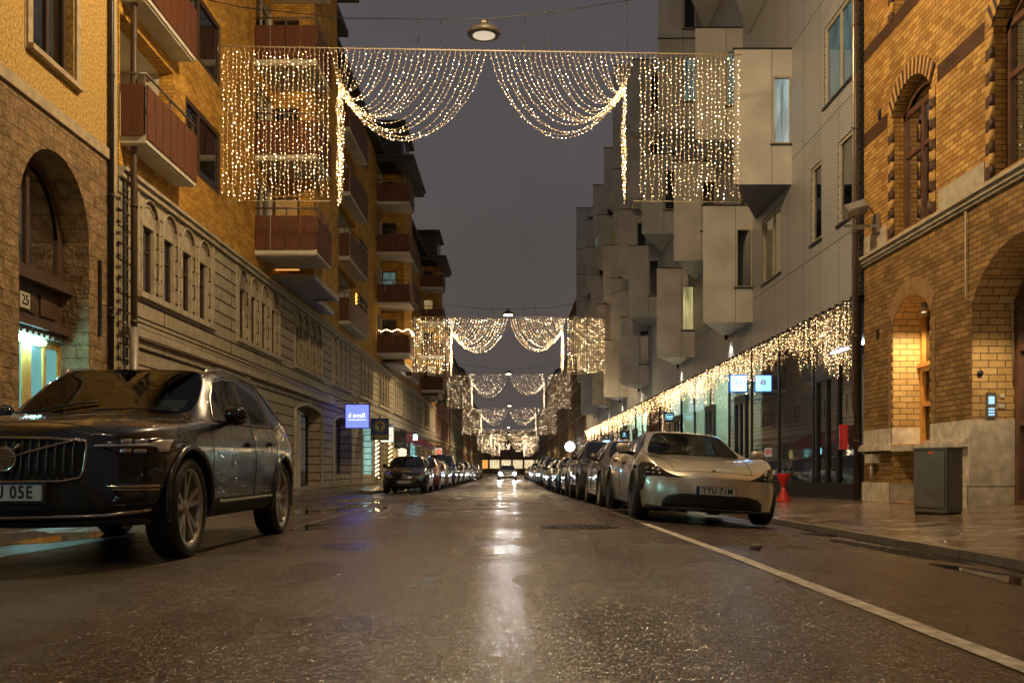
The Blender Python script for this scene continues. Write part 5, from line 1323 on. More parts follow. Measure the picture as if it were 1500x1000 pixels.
# ------------------------------------------------------------- cars
nmat('tyre_rubber', (.022, .021, .020), .55, .3, 30, .3, 90)
nmat('alloy', (.48, .46, .42), .3, .1, 8, metal=.6)
nmat('alloy_dark', (.12, .115, .11), .35, .1, 8, metal=.8)
nmat('brake_disc', (.12, .11, .10), .45, .2, 20, metal=.7)
nmat('car_plastic', (.018, .018, .018), .5, .3, 12)
nmat('gloss_black', (.008, .008, .008), .12, .1, 4, coat=.8)
nmat('seam_black', (.004, .004, .004), .7, .1)
nmat('chrome', (.50, .46, .40), .16, .05, 6, metal=1)
nmat('lamp_reflector', (.42, .42, .44), .2, .2, 20, metal=.6)
nmat('lamp_smoke', (.006, .006, .007), .15, .3, 30, coat=.6)
nmat('lamp_bar', (.60, .60, .60), .25, .1, 10, coat=1)
nmat('seat_cloth', (.03, .028, .025), .85, .2, 8)
nmat('plate_white', (.62, .60, .55), .35, .05, 8)
nmat('plate_blue', (.01, .03, .35), .35)
nmat('paper_white', (.35, .36, .35), .6)
emat('headlight_on', (.92, .96, 1.), 420, False)
glassmat('car_glass', tint=(.50, .62, .58), clear=.55, refl=.045, rough=.008, rmax=.34)
nmat('car_glass_dark', (.006, .007, .008), .06, .1, 2, coat=1)
def ip(tab, y):
    if y <= tab[0][0]: return tab[0][1]
    for (a, u), (b, v) in zip(tab[:-1], tab[1:]):
        if y <= b: return u+(v-u)*(y-a)/(b-a)
    return tab[-1][1]
def car_body(S, lvl):
    """skin over stations along the car; returns one closed mesh object whose faces carry a region index"""
    W2 = S['W']/2; st = S['st']; n = len(st)
    REG = {'body': 0, 'windscreen': 1, 'side_window': 2, 'rear_window': 3, 'pillar': 4, 'clad': 5}
    ci, hi, ri, ti = S['cowl'], S['header'], S['rear'], S['tail']       # station indices
    def ring(i):
        y = st[i]; hw = W2*ip(S['hw'], y); zb = ip(S['zb'], y); zt = ip(S['top'], y); zbelt = ip(S['belt'], y); zs = ip(S['shoulder'], y)
        cab = 0 if i <= ci or i >= ti else (1 if hi <= i <= ri else (.55 if i < hi else .6)); wr = S['wr']*W2
        tf = S.get('tf', (.96, .985, 1.0, .985, .93)); h = zs-zb
        side = [(hw*tf[0], zb), (hw*tf[1], zb+h*.26), (hw*tf[2], zb+h*.62), (hw*tf[3], zs), (hw*tf[4], zbelt)]
        if cab:
            zr = zt-S['crown']-(.0 if cab == 1 else .02); xr = (wr if cab == 1 else wr+(hw*.90-wr)*(1-cab)*.9)
            side.append((xr, zr)); tops = [(xr-.075, zr+.045), (xr*.48, zt-.012), (0, zt)]
        else:
            k = 1 if i <= ci else 0
            xr = hw*(.84 if k else .82); zr = min(zt, zbelt+.02) if zt-zbelt > .05 else zbelt+(zt-zbelt)*.5
            if i == ci: xr = hw*.87; zr = zbelt+.015
            side.append((xr, zr)); tops = [(xr-(.08 if i == ci else .22*hw), zt-.02 if i != ci else zt-.03), (xr*.45, zt-.003), (0, zt)]
        bot = [(0, zb), (hw*.35, zb), (hw*.75, zb)]
        pts = bot+side+tops; sw = ip(S['sweep'], y); out = []
        for j, (x, z) in enumerate(pts):
            yy = y+sw*(x/W2)**2.4 if x > 0 else y
            if y < .3: yy += S['lean']*max(0, z-S['leanz'])*(1-y/.3) + S.get('chin', .0)*max(0, .34-z)*(1-y/.3)
            if i == n-1 or i == n-2: yy -= S.get('rlean', .1)*max(0, z-.6)
            if cab == .55: yy += .10*(x/W2)**2
            out.append((x, yy, z))
        return out
    rings = [ring(i) for i in range(n)]; H = 12
    bm = bmesh.new(); V = {}
    for i in range(n):
        for j in range(H):
            x, y, z = rings[i][j]
            if x == 0: V[i, j, 1] = V[i, j, -1] = bm.verts.new((0, y, z))
            else: V[i, j, 1] = bm.verts.new((x, y, z)); V[i, j, -1] = bm.verts.new((-x, y, z))
    creg = bm.faces.layers.int.new('reg')
    def face(vs, reg):
        f = bm.faces.new(vs); f[creg] = reg; f.smooth = True
    wa, wb = S['win']                                                  # side window stations
    for i in range(n-1):
        for j in range(H-1):
            reg = 0
            if ci <= i < hi and j in (9, 10): reg = 1
            elif ci <= i < hi and j == 7: reg = 4 if i < wa else 2
            elif ri <= i < ti and j in (9, 10): reg = 3
            elif wa <= i < wb and j == 7: reg = 4 if i in S['bpil'] else 2
            elif j in (0, 1, 2): reg = 5
            elif j == 3 and S.get('clad'): reg = 5
            for s in (1, -1):
                a, b, c, d = V[i, j, s], V[i+1, j, s], V[i+1, j+1, s], V[i, j+1, s]
                face([a, b, c, d] if s < 0 else [d, c, b, a], reg)
    # caps: grid between the two sides, rows 2..8 on the side, columns from bottom/top rows
    for i, sg in ((0, 1), (n-1, -1)):
        cols = [(2, 9), (1, 10), (0, 11)]; y0c = rings[i][0][1]
        G = {}
        for r in range(3, 9):
            for c in range(3):
                for s in (1, -1):
                    bx, _, bz = rings[i][cols[c][0]]; tx, _, tz = rings[i][cols[c][1]]
                    if r == 3: G[r, c, s] = V[i, cols[c][0], s]
                    elif r == 8: G[r, c, s] = V[i, cols[c][1], s]
                    else:
                        t = (r-3)/5; x = bx+(tx-bx)*t; z = rings[i][r][2]; sw = ip(S['sweep'], st[i])
                        y = st[i]+sw*(x/W2)**2.4+(S['lean']*max(0, z-S['leanz'])+S.get('chin', 0)*max(0, .34-z) if i == 0 else -S.get('rlean', .1)*max(0, z-.6))
                        y -= sg*S.get('bulge', .03)*math.sin(math.pi*t)
                        if x == 0:
                            if s == 1: G[r, c, 1] = G[r, c, -1] = bm.verts.new((0, y, z))
                        else: G[r, c, s] = bm.verts.new((s*x, y, z))
        for r in range(3, 8):
            for s in (1, -1):
                q = [(V[i, r, s], V[i, r+1, s], G[r+1, 0, s], G[r, 0, s])]+[(G[r, c, s], G[r+1, c, s], G[r+1, c+1, s], G[r, c+1, s]) for c in range(2)]
                for a, b, c_, d in q:
                    vs = [a, b, c_, d]; vs = [v for k_, v in enumerate(vs) if v not in vs[:k_]]
                    if len(vs) < 3: continue
                    if (s*sg) < 0: vs = vs[::-1]
                    try: face(vs, 5 if (r == 3 and S.get('clad')) else 0)
                    except ValueError: pass
    bmesh.ops.recalc_face_normals(bm, faces=bm.faces)
    cre = bm.edges.layers.float.get('crease_edge') or bm.edges.layers.float.new('crease_edge')
    glass = {1, 2, 3, 4}
    for e in bm.edges:
        rs = {f[creg] for f in e.link_faces}
        if len(rs) > 1 and rs & glass: e[cre] = .75
        elif len(rs) > 1: e[cre] = .3
    me = bpy.data.meshes.new('body'); bm.to_mesh(me); 
    regs = [f[creg] for f in bm.faces]; bm.free()
    for nme in S['mats']: me.materials.append(MATS[nme])
    me.materials.append(MATS['seam_black'])
    me.polygons.foreach_set('material_index', regs)
    o = bpy.data.objects.new('tmp', me); sc.collection.objects.link(o)
    sd = o.modifiers.new('s', 'SUBSURF'); sd.levels = lvl; sd.render_levels = lvl
    cutters = []
    for yw in S['wheels']:
        for s in (1, -1):
            c = MB(); rr = S['arch']; c.lathe([(0, s*(W2-.36)), (rr, s*(W2-.36)), (rr, s*(W2+.3)), (0, s*(W2+.3))], 40, (0, yw, S['wr_']), 'x', smooth=False)
            co = c.build('cut', 'seam_black'); bm2 = bmesh.new(); bm2.from_mesh(co.data); bmesh.ops.remove_doubles(bm2, verts=bm2.verts, dist=1e-5); bmesh.ops.recalc_face_normals(bm2, faces=bm2.faces); bm2.to_mesh(co.data); bm2.free()
            b = o.modifiers.new('b', 'BOOLEAN'); b.operation = 'DIFFERENCE'; b.object = co; b.solver = 'EXACT'
            try: b.material_mode = 'TRANSFER'
            except Exception: pass
            cutters.append(co)
    dg = bpy.context.evaluated_depsgraph_get(); dg.update()
    # skin without arches for projecting trim
    full = bpy.data.meshes.new_from_object(o.evaluated_get(dg))
    for md in list(o.modifiers)[1:]: o.modifiers.remove(md)
    dg.update(); skin = bpy.data.meshes.new_from_object(o.evaluated_get(dg))
    bm = bmesh.new(); bm.from_mesh(skin); bvh = BVHTree.FromBMesh(bm); bm.free()
    bpy.data.objects.remove(o)
    for co in cutters: bpy.data.objects.remove(co)
    return full, bvh
def split_mesh(full, idx, name):
    bm = bmesh.new(); bm.from_mesh(full)
    bmesh.ops.delete(bm, geom=[f for f in bm.faces if f.material_index not in idx], context='FACES')
    me = bpy.data.meshes.new(name); bm.to_mesh(me); n = len(bm.faces); bm.free()
    for m in full.materials: me.materials.append(m)
    return me if n else None
class Proj:
    def __init__(self, bvh, L): self.b = bvh; self.L = L
    def hit(self, a, b, ax):
        if ax == 'front': o, d = Vector((a, -3, b)), Vector((0, 1, 0))
        elif ax == 'rear': o, d = Vector((a, self.L+3, b)), Vector((0, -1, 0))
        elif ax == 'top': o, d = Vector((a, b, 4)), Vector((0, 0, -1))
        else:
            s = 1 if ax == 'left' else -1; o, d = Vector((3*s, a, b)), Vector((-s, 0, 0))
        h = self.b.ray_cast(o, d)
        if h[0] is None:
            h = self.b.find_nearest(o+d*3)
            return h[0], h[1]
        nrm = h[1]
        if nrm.dot(d) > 0: nrm = -nrm
        return h[0], nrm
    def patch(self, name, poly, ax, mat, parent, off=.005, cell=.05, mb=None, smooth=True):
        bm = bmesh.new(); vs = [bm.verts.new((p[0], p[1], 0)) for p in poly]; bm.faces.new(vs)
        for k in (0, 1):
            lo_ = min(p[k] for p in poly); hi_ = max(p[k] for p in poly); nn = int((hi_-lo_)/cell)
            for i in range(1, nn+1):
                co = [0, 0, 0]; no = [0, 0, 0]; co[k] = lo_+(hi_-lo_)*i/(nn+1); no[k] = 1
                bmesh.ops.bisect_plane(bm, geom=bm.verts[:]+bm.edges[:]+bm.faces[:], plane_co=co, plane_no=no)
        for v in bm.verts:
            p, n = self.hit(v.co.x, v.co.y, ax); v.co = p+n*off
        me = bpy.data.meshes.new(name); 
        for f in bm.faces: f.smooth = smooth
        # skirt back to the skin gives the piece thickness
        be = [e for e in bm.edges if len(e.link_faces) == 1]
        bmesh.ops.recalc_face_normals(bm, faces=bm.faces)
        r = bmesh.ops.extrude_edge_only(bm, edges=be); 
        dy = {'front': Vector((0, 1, 0)), 'rear': Vector((0, -1, 0)), 'top': Vector((0, 0, -1)), 'left': Vector((-1, 0, 0)), 'right': Vector((1, 0, 0))}[ax]
        for g_ in r['geom']:
            if isinstance(g_, bmesh.types.BMVert): g_.co += dy*(off+.01)
        bm.to_mesh(me); bm.free(); me.materials.append(MATS[mat]); boxuv(me)
        o = bpy.data.objects.new(name, me); sc.collection.objects.link(o); o.parent = parent; return o
    def line(self, m, pts, ax, r, off=0., sub=.06, seg=5):
        P = []
        for (a, b), (c, d) in zip(pts[:-1], pts[1:]):
            n = max(1, int(math.hypot(c-a, d-b)/sub))
            for i in range(n): P.append((a+(c-a)*i/n, b+(d-b)*i/n))
        P.append(pts[-1]); Q = []
        for a, b in P:
            p, n = self.hit(a, b, ax); Q.append(tuple(p+n*off))
        m.tube(Q, r, seg); return m
def wheel(parent, x, y, z, r, side, spokes, rimr, rimmat, wdt=.235, double=True, hi=True):
    sg = side; seg = 40 if hi else 22
    m = MB(); w2 = wdt/2; rr = rimr
    m.lathe([(rr-.01, -w2*.92), (rr+.012, -w2*.98), (r-.035, -w2), (r-.008, -w2*.80), (r, -w2*.55), (r, w2*.55), (r-.008, w2*.80), (r-.035, w2), (rr+.02, w2*.99), (rr+.005, w2*.93), (rr-.01, w2*.80)], seg, axis='x')
    if hi:
        for q in (-.35, 0, .35): m.lathe([(r+.001, w2*q-.006), (r-.008, w2*q), (r+.001, w2*q+.006)], seg, axis='x')
    o = m.build('wheel', 'tyre_rubber', parent); o.location = (x, y, z)
    m = MB(); f = sg*w2*.86
    m.lathe([(rr, f), (rr-.02, f), (rr-.028, f-sg*.03), (rr-.03, -sg*w2*.8)], seg, axis='x')
    ang = 2*math.pi/spokes; 
    for i in range(spokes):
        a0 = i*ang+.35
        for da in ((-.17, .17) if double else (0,)):
            wd0, wd1 = (.022, .017) if double else (.035, .05); aa = a0+da*.55; ab = a0+da*1.25
            def P(rad, ang_, t, h): return (h, rad*math.cos(ang_)-t*math.sin(ang_), rad*math.sin(ang_)+t*math.cos(ang_))
            h0, h1 = f-sg*.035, f-sg*.012
            vs = [P(.05, aa, -wd0, h0), P(.05, aa, wd0, h0), P(rr-.015, ab, wd1, h1), P(rr-.015, ab, -wd1, h1)]
            vb = [(v[0]-sg*.035, v[1], v[2]) for v in vs]
            m.add(vs+vb, [(0, 1, 2, 3), (0, 4, 5, 1), (1, 5, 6, 2), (2, 6, 7, 3), (3, 7, 4, 0)])
    m.lathe([(0, f-sg*.02), (.03, f-sg*.02), (.065, f-sg*.035), (.075, f-sg*.07)], 20, axis='x')
    m.build('rim', rimmat, o)
    m = MB(); m.lathe([(.0, -sg*w2*.1), (rr*.78, -sg*w2*.1), (rr*.78, -sg*w2*.2), (rr-.04, -sg*w2*.3)], 24, axis='x'); m.build('brake_disc', 'brake_disc', o)
    return o
def seats(root, S, yd):
    for x in (-.37, .37):
        m = MB(); y = yd+.55; zs = S['seat']
        m.box(x-.24, x+.24, y, y+.5, zs-.15, zs+.05)
        m.add([(x-.23, y+.42, zs), (x+.23, y+.42, zs), (x+.21, y+.62, zs+.58), (x-.21, y+.62, zs+.58), (x-.23, y+.55, zs), (x+.23, y+.55, zs), (x+.19, y+.72, zs+.56), (x-.19, y+.72, zs+.56)], [(0, 1, 2, 3), (5, 4, 7, 6), (0, 4, 7, 3), (1, 2, 6, 5), (3, 2, 6, 7)])
        m.box(x-.12, x+.12, y+.63, y+.73, zs+.60, zs+.78); m.build('seat', 'seat_cloth', root)
    m = MB(); m.box(-S['W']*.40, S['W']*.40, yd, yd+.30, S['seat']+.12, S['dash']); m.build('dashboard', 'seat_cloth', root)
    m = MB(); m.lathe([(.17, -.015), (.19, 0), (.17, .015), (.155, 0), (.17, -.015)], 24, axis='y'); m.box(-.15, .15, -.01, .01, -.02, .02)
    s_ = m.build('steering_wheel', 'car_plastic', root); s_.location = (.37*S.get('rhd', 1), yd+.42, S['dash']-.02); s_.rotation_euler = (R(-20), 0, 0)
def plate(root, x, z, y, txt, rot=0, dirt=False, eu=True, tx=0):
    p = empty('tmp_'); bpy.data.objects.remove(p)
    m = MB(); m.box(-.26, .26, -.006, .004, -.056, .056); o = m.build('number_plate', 'plate_white', root); o.location = (x, y, z); o.rotation_euler = (rot, 0, 0)
    m = MB(); m.box(-.255, -.218, -.008, -.006, -.050, .050)
    if eu: m.build('euro_band', 'plate_blue', o)
    m = MB(); 
    for a_, b_, c_, d_ in ((-.26, .26, -.056, -.052), (-.26, .26, .052, .056), (-.26, -.256, -.052, .052), (.256, .26, -.052, .052)): m.box(a_, b_, -.009, -.006, c_, d_)
    m.build('border', 'car_plastic', o)
    if txt: text_mesh('lettering', txt, .108, 'ink_black', o, (.02+tx, -.008, .0), FR, extrude=.0015, sxy=(.84, 1.05), sp=1.14, bold=.0018)
    return o
def mirror(root, S, s, y, z, mat):
    q_ = .9 if S.get('hi') else .72
    x = S['W']/2*.90
    bm = bmesh.new(); bmesh.ops.create_uvsphere(bm, u_segments=16, v_segments=10, radius=1)
    for v in bm.verts:
        c = v.co; v.co = q_*Vector((abs(c.x)**.7*(1 if c.x > 0 else -1)*.108, c.y*.085 if c.y < 0 else c.y*.05, abs(c.z)**.75*(1 if c.z > 0 else -1)*.078*(1.0+.15*s*0)))
    for f in bm.faces: f.smooth = True
    me = bpy.data.meshes.new('mirror'); bm.to_mesh(me); bm.free(); me.materials.append(MATS[mat]); 
    o = bpy.data.objects.new('mirror', me); sc.collection.objects.link(o); o.parent = root; o.location = (s*(x+.13), y, z)
    m = MB(); m.tube([(-s*.20, .06, -.09), (-s*.08, .02, -.07), (-s*.02, .0, -.05)], [.035, .025, .03], 8); m.build('mirror_arm', 'car_plastic', o)
    m = MB(); m.lathe([(0, .052), (.09, .052)], 16, axis='y'); m.build('mirror_glass', 'car_glass_dark', o)
    return o
def make_car(S):
    root = empty('parked_car'); tag(root, S['label'], S.get('cat', 'car'), S.get('group'))
    S.setdefault('mats', [S['paint'], 'car_glass' if S.get('clear') else 'car_glass_dark', 'car_glass' if S.get('clear') else 'car_glass_dark', 'car_glass_dark', 'gloss_black', 'car_plastic'])
    full, bvh = car_body(S, S.get('lvl', 2)); P = Proj(bvh, S['st'][-1]); S['P'] = P; W2 = S['W']/2
    for nme, idx in (('body', (0, 4, 5, 6)), ('windscreen', (1,)), ('side_window', (2,)), ('rear_window', (3,))):
        me = split_mesh(full, idx, nme)
        if not me: continue
        if nme == 'side_window':
            for s in (1, -1):
                bm = bmesh.new(); bm.from_mesh(me); bmesh.ops.delete(bm, geom=[f for f in bm.faces if f.calc_center_median().x*s < 0], context='FACES')
                m2 = bpy.data.meshes.new(nme); bm.to_mesh(m2); bm.free(); [m2.materials.append(q) for q in me.materials]
                o = bpy.data.objects.new(nme, m2); sc.collection.objects.link(o); o.parent = root
            continue
        boxuv(me); o = bpy.data.objects.new(nme, me); sc.collection.objects.link(o); o.parent = root
        if nme == 'body':
            S['bodyobj'] = o; o.material_slots[0].link = 'OBJECT'; o.material_slots[0].material = MATS[S['paint']]
    for yw in S['wheels']:
        for s in (1, -1): wheel(root, s*(W2-S.get('inset', .135)), yw, S['wr_'], S['wr_'], s, S['spokes'], S['rimr'], S.get('rim', 'alloy'), hi=S.get('hi', False), double=S.get('double', False))
    # seams: doors, bonnet, sills
    sm = MB(); r = .005 if S.get('hi') else .007
    for s_ax in ('left', 'right'):
        for ln in S['seams']: P.line(sm, ln, s_ax, r, -.001)
    for ln in S.get('hood', []):
        P.line(sm, ln, 'top', r, -.001); P.line(sm, [(-a, b) for a, b in ln], 'top', r, -.001)
    if sm.f: sm.build('panel_gaps', 'seam_black', root)
    for s_ax, s in (('left', 1), ('right', -1)):
        for (y, z) in S['handles']:
            p, n = P.hit(y, z, s_ax); m = MB(); m.box(-.012, .022, -.09, .09, -.016, .016); h = m.build('door_handle', 'car_plastic' if S.get('hi') else S['paint'], root); h.location = p+n*.012
        mirror(root, S, s, S['mir'][0], S['mir'][1], S.get('mirmat', S['paint']))
    if S.get('seat'): seats(root, S, S['st'][S['cowl']]+.02)
    # wipers
    yc = S['st'][S['cowl']]; m = MB()
    for a, b in (((-.05, yc+.0), (.62, yc+.10)), ((-.66, yc+.03), (-.05, yc+.13))): P.line(m, [a, b], 'top', .008, .02)
    m.build('wiper', 'car_plastic', root)
    # tail lamps
    for s in (1, -1):
        zl_ = S.get('tailz', .85); P.patch('tail_lamp', [(s*.5*S['W']*.93, zl_-.06), (s*.5*S['W']*.60, zl_-.05), (s*.5*S['W']*.60, zl_+.06), (s*.5*S['W']*.93, zl_+.08)], 'rear', 'tail_red', root, .006, .06)
    return root, P
nmat('tail_red', (.20, .01, .008), .15, .1, 4, coat=1)
def poly_mir(p): return [(-a, b) for a, b in p][::-1]

# ---- paints
paintmat('paint_graphite', (.013, .015, .020), .5, .24)
paintmat('paint_champagne', (.60, .55, .45), .6, .28)
paintmat('paint_black', (.012, .012, .014), .3, .22)
paintmat('paint_red', (.30, .05, .022), .4, .28)
paintmat('paint_navy', (.012, .030, .12), .5, .28)
paintmat('paint_silver', (.34, .34, .34), .8, .3)
paintmat('paint_grey', (.13, .13, .135), .7, .3)
paintmat('paint_white', (.62, .61, .58), .0, .3)
paintmat('paint_taupe', (.22, .19, .15), .7, .3)
paintmat('paint_green', (.02, .05, .045), .5, .3)

# ---- near left: large graphite SUV
suv = dict(W=1.90, label='dark graphite family SUV with chrome-edged upright grille, parked at the near left kerb', paint='paint_graphite', hi=True, clear=True, lvl=3,
    st=[0, .10, .40, .87, 1.22, 1.38, 1.74, 2.12, 2.60, 2.70, 3.40, 3.50, 4.02, 4.30, 4.55, 4.68], cowl=5, header=7, rear=12, tail=14, win=(6, 12), bpil=(8, 10),
    hw=[(0, .80), (.10, .89), (.40, .965), (.87, 1), (3.8, 1), (4.3, .97), (4.68, .86)],
    zb=[(0, .30), (.3, .26), (.8, .26), (3.8, .28), (4.68, .38)],
    top=[(0, .97), (.10, 1.03), (.40, 1.085), (.87, 1.13), (1.22, 1.16), (1.38, 1.175), (1.74, 1.43), (2.12, 1.635), (2.7, 1.665), (3.4, 1.655), (4.02, 1.60), (4.30, 1.42), (4.55, 1.16), (4.68, 1.05)],
    belt=[(0, .91), (.10, .96), (.40, 1.0), (.87, 1.04), (1.38, 1.085), (2.5, 1.10), (3.5, 1.13), (4.1, 1.17), (4.55, 1.12), (4.68, 1.0)],
    shoulder=[(0, .80), (.40, .88), (.87, .92), (1.38, .94), (3.5, .99), (4.1, 1.0), (4.68, .92)],
    sweep=[(0, .34), (.10, .30), (.40, .10), (.87, .0), (1.22, .04), (1.38, .16), (1.74, .16), (2.12, .10), (2.6, 0), (3.8, 0), (4.3, -.10), (4.68, -.22)],
    wr=.72, crown=.055, lean=.10, leanz=.58, chin=.35, bulge=.02, clad=True, wheels=(.87, 3.735), wr_=.372, arch=.425, rimr=.292, spokes=5, double=True, rim='alloy',
    seams=[[(1.36, .34), (1.34, .70), (1.40, 1.05)], [(2.55, .33), (2.62, .75), (2.64, 1.08)], [(3.42, .78), (3.50, .95), (3.52, 1.10)], [(1.36, .34), (2.55, .33)], [(2.55, .33), (3.25, .34), (3.36, .62), (3.42, .78)]],
    hood=[[(.60, .16), (.66, .6), (.72, 1.30)], [(0, .145), (.35, .15), (.60, .16)]],
    handles=[(2.40, .88), (3.20, .91)], mir=(1.80, 1.12), mirmat='gloss_black', seat=.58, dash=1.0, tailz=.95)
for kk in ('top', 'belt', 'shoulder'): suv[kk] = [(a, b*.945) for a, b in suv[kk]]
car, P = make_car(suv); car.name = 'suv'
car.location = (-3.28, 6.23, .088); car.rotation_euler = (R(-.45), 0, 0)
# grille
g = [(-.48, .70), (-.46, .645), (-.36, .62), (0, .612), (.36, .62), (.46, .645), (.48, .70), (.49, .86), (.48, .905), (.30, .92), (0, .925), (-.30, .92), (-.48, .905), (-.49, .86)]
g = [(a, b*.92) for a, b in g]
gr = P.patch('grille', g, 'front', 'seam_black', car, .004)
m = MB(); P.line(m, g+[g[0]], 'front', .011, .012, .04, 8); m.build('grille_surround', 'chrome', gr)
m = MB()
for i in range(-9, 10):
    x = i*.052
    if abs(x) > .46: continue
    zb_, zt_ = (.64+.03*(abs(x)/.5)**4)*.92, .905*.92; P.line(m, [(x, zb_), (x, zt_)], 'front', .0075, .012, .05, 6)
m.build('grille_bars', 'alloy_dark', gr)
p0, n0 = P.hit(0, .71, 'front')
m = MB(); m.lathe([(.062, 0), (.088, -.012), (.066, -.02), (.062, 0)], 32, (0, 0, 0), 'y'); m.lathe([(0, -.004), (.064, -.004)], 32, (0, 0, 0), 'y'); m.box(-.062, .062, -.022, -.014, -.010, .010)
m.tube([(.06, -.008, .06), (.10, -.008, .10)], .014, 6); e_ = m.build('emblem', 'chrome', gr); e_.location = (0, p0.y-.012, .71)
m = MB(); P.line(m, [(-.45, .585), (.43, .84)], 'front', .010, .016, .05, 6); m.build('diagonal_bar', 'chrome', gr)
HL = [(.53, .885), (.60, .905), (.76, .925), (.90, .955), (.925, .92), (.915, .85), (.88, .815), (.80, .805), (.68, .81), (.62, .84), (.54, .868)]
for s in (1, -1):
    hl = [(a, b*.92) for a, b in HL]; hl = hl if s > 0 else poly_mir(hl); h = P.patch('headlight', hl, 'front', 'lamp_smoke', car, .006, .03)
    bar = [(.53, .880), (.80, .893), (.845, .925), (.885, .935), (.88, .84), (.85, .835), (.835, .868), (.80, .872), (.53, .866)]; bar = [(a, b*.92) for a, b in bar]; bar = bar if s > 0 else poly_mir(bar)
    P.patch('light_bar', bar, 'front', 'lamp_bar', h, .014, .03)
    for a, b in ((.70, .84), (.77, .84), (.70, .91), (.77, .912)): P.patch('lens', [((a-.028)*s, b*.92-.016), ((a+.028)*s, b*.92-.016), ((a+.028)*s, b*.92+.014), ((a-.028)*s, b*.92+.014)][::s], 'front', 'lamp_reflector', h, .010, .03)
    it = [(.62, .44), (.86, .44), (.885, .60), (.80, .60), (.60, .60), (.66, .52)]; it = [(a, b*.92) for a, b in it]; it = it if s > 0 else poly_mir(it)
    f_ = P.patch('fog_recess', it, 'front', 'gloss_black', car, .003)
    fb = [(.60, .585), (.86, .59), (.86, .572), (.645, .567)]; fb = [(a, b*.92) for a, b in fb]; fb = fb if s > 0 else poly_mir(fb)
    P.patch('chrome_strip', fb, 'front', 'chrome', f_, .012, .03); fb = [(.63, .560), (.86, .562), (.86, .552), (.64, .548)]; fb = [(a, b*.92) for a, b in fb]; fb = fb if s > 0 else poly_mir(fb)
    P.patch('chrome_strip', fb, 'front', 'chrome', f_, .012, .03)
lw = [(-.36, .60), (.36, .60), (.48, .56), (.62, .38), (.40, .36), (-.40, .36), (-.62, .38), (-.48, .56)]
P.patch('lower_intake', lw, 'front', 'car_plastic', car, .004)
m = MB(); P.line(m, [(-.84, .375), (-.60, .345), (0, .335), (.60, .345), (.84, .375)], 'front', .014, .012, .05, 8); m.build('lower_trim', 'chrome', car)
m = MB(); P.line(m, [(-.80, .30), (0, .285), (.80, .30)], 'front', .03, .0, .05, 8); m.build('lower_lip', 'car_plastic', car)
p1, n1 = P.hit(0, .47, 'front'); plate(car, 0, .495, p1.y-.03, 'GJU 05E', eu=True, tx=-.0)
m = MB(); m.box(-.28, .28, .0, .06, -.07, .07); o = m.build('plate_holder', 'car_plastic', car); o.location = (0, p1.y-.026, .495)
for s_ax, s in (('left', 1), ('right', -1)):
    for yw in (.87, 3.735):          # wheel arch trims
        m = MB(); pts = [(yw+.445*math.cos(a), .372+.445*math.sin(a)) for a in [math.pi*(-.06+1.12*i/26) for i in range(27)]]
        Q = []
        for a, b in pts:
            p, n = P.hit(a, max(.30, b), s_ax); Q.append((s*(max(abs(p.x), .90)+.002), a, b))
        m.tube(Q, .024, 8); m.build('arch_trim', 'paint_graphite', car)
    m = MB(); P.line(m, [(1.62, 1.06), (2.5, 1.07), (3.5, 1.095), (3.98, 1.13)], s_ax, .008, .004); P.line(m, [(1.62, 1.06), (1.82, 1.24), (2.06, 1.41), (2.35, 1.475), (3.0, 1.495), (3.6, 1.475), (4.02, 1.15)], s_ax, .007, .004); m.build('window_trim', 'chrome', car)
    m = MB(); P.line(m, [(1.52, .40), (3.22, .42)], s_ax, .016, .006, .08, 8); m.build('sill_trim', 'chrome', car)
    m = MB(); rr_ = [(s*.61, y_, P.hit(s*.61, y_, 'top')[0].z+h_) for y_, h_ in ((2.05, -.01), (2.2, .03), (2.6, .045), (3.2, .045), (3.8, .04), (4.05, .02), (4.2, -.01))]; m.tube(rr_, .016, 8); m.build('roof_rail', 'chrome', car)
m = MB(); m.add([(.40, 0, 0), (.62, 0, .0), (.62, .11, .075), (.40, .11, .075)], [(0, 1, 2, 3)]); o = m.build('parking_slip', 'paper_white', car); o.location = (0, 1.58, 1.16)
m = MB(); P.line(m, [(.16, .5), (.30, 1.28)], 'top', .006, -.002); P.line(m, [(-.16, .5), (-.30, 1.28)], 'top', .006, -.002); m.build('bonnet_crease', 'paint_graphite', car)
car['label'] = 'dark graphite family SUV with chrome-edged upright grille, parked alone at the near left'

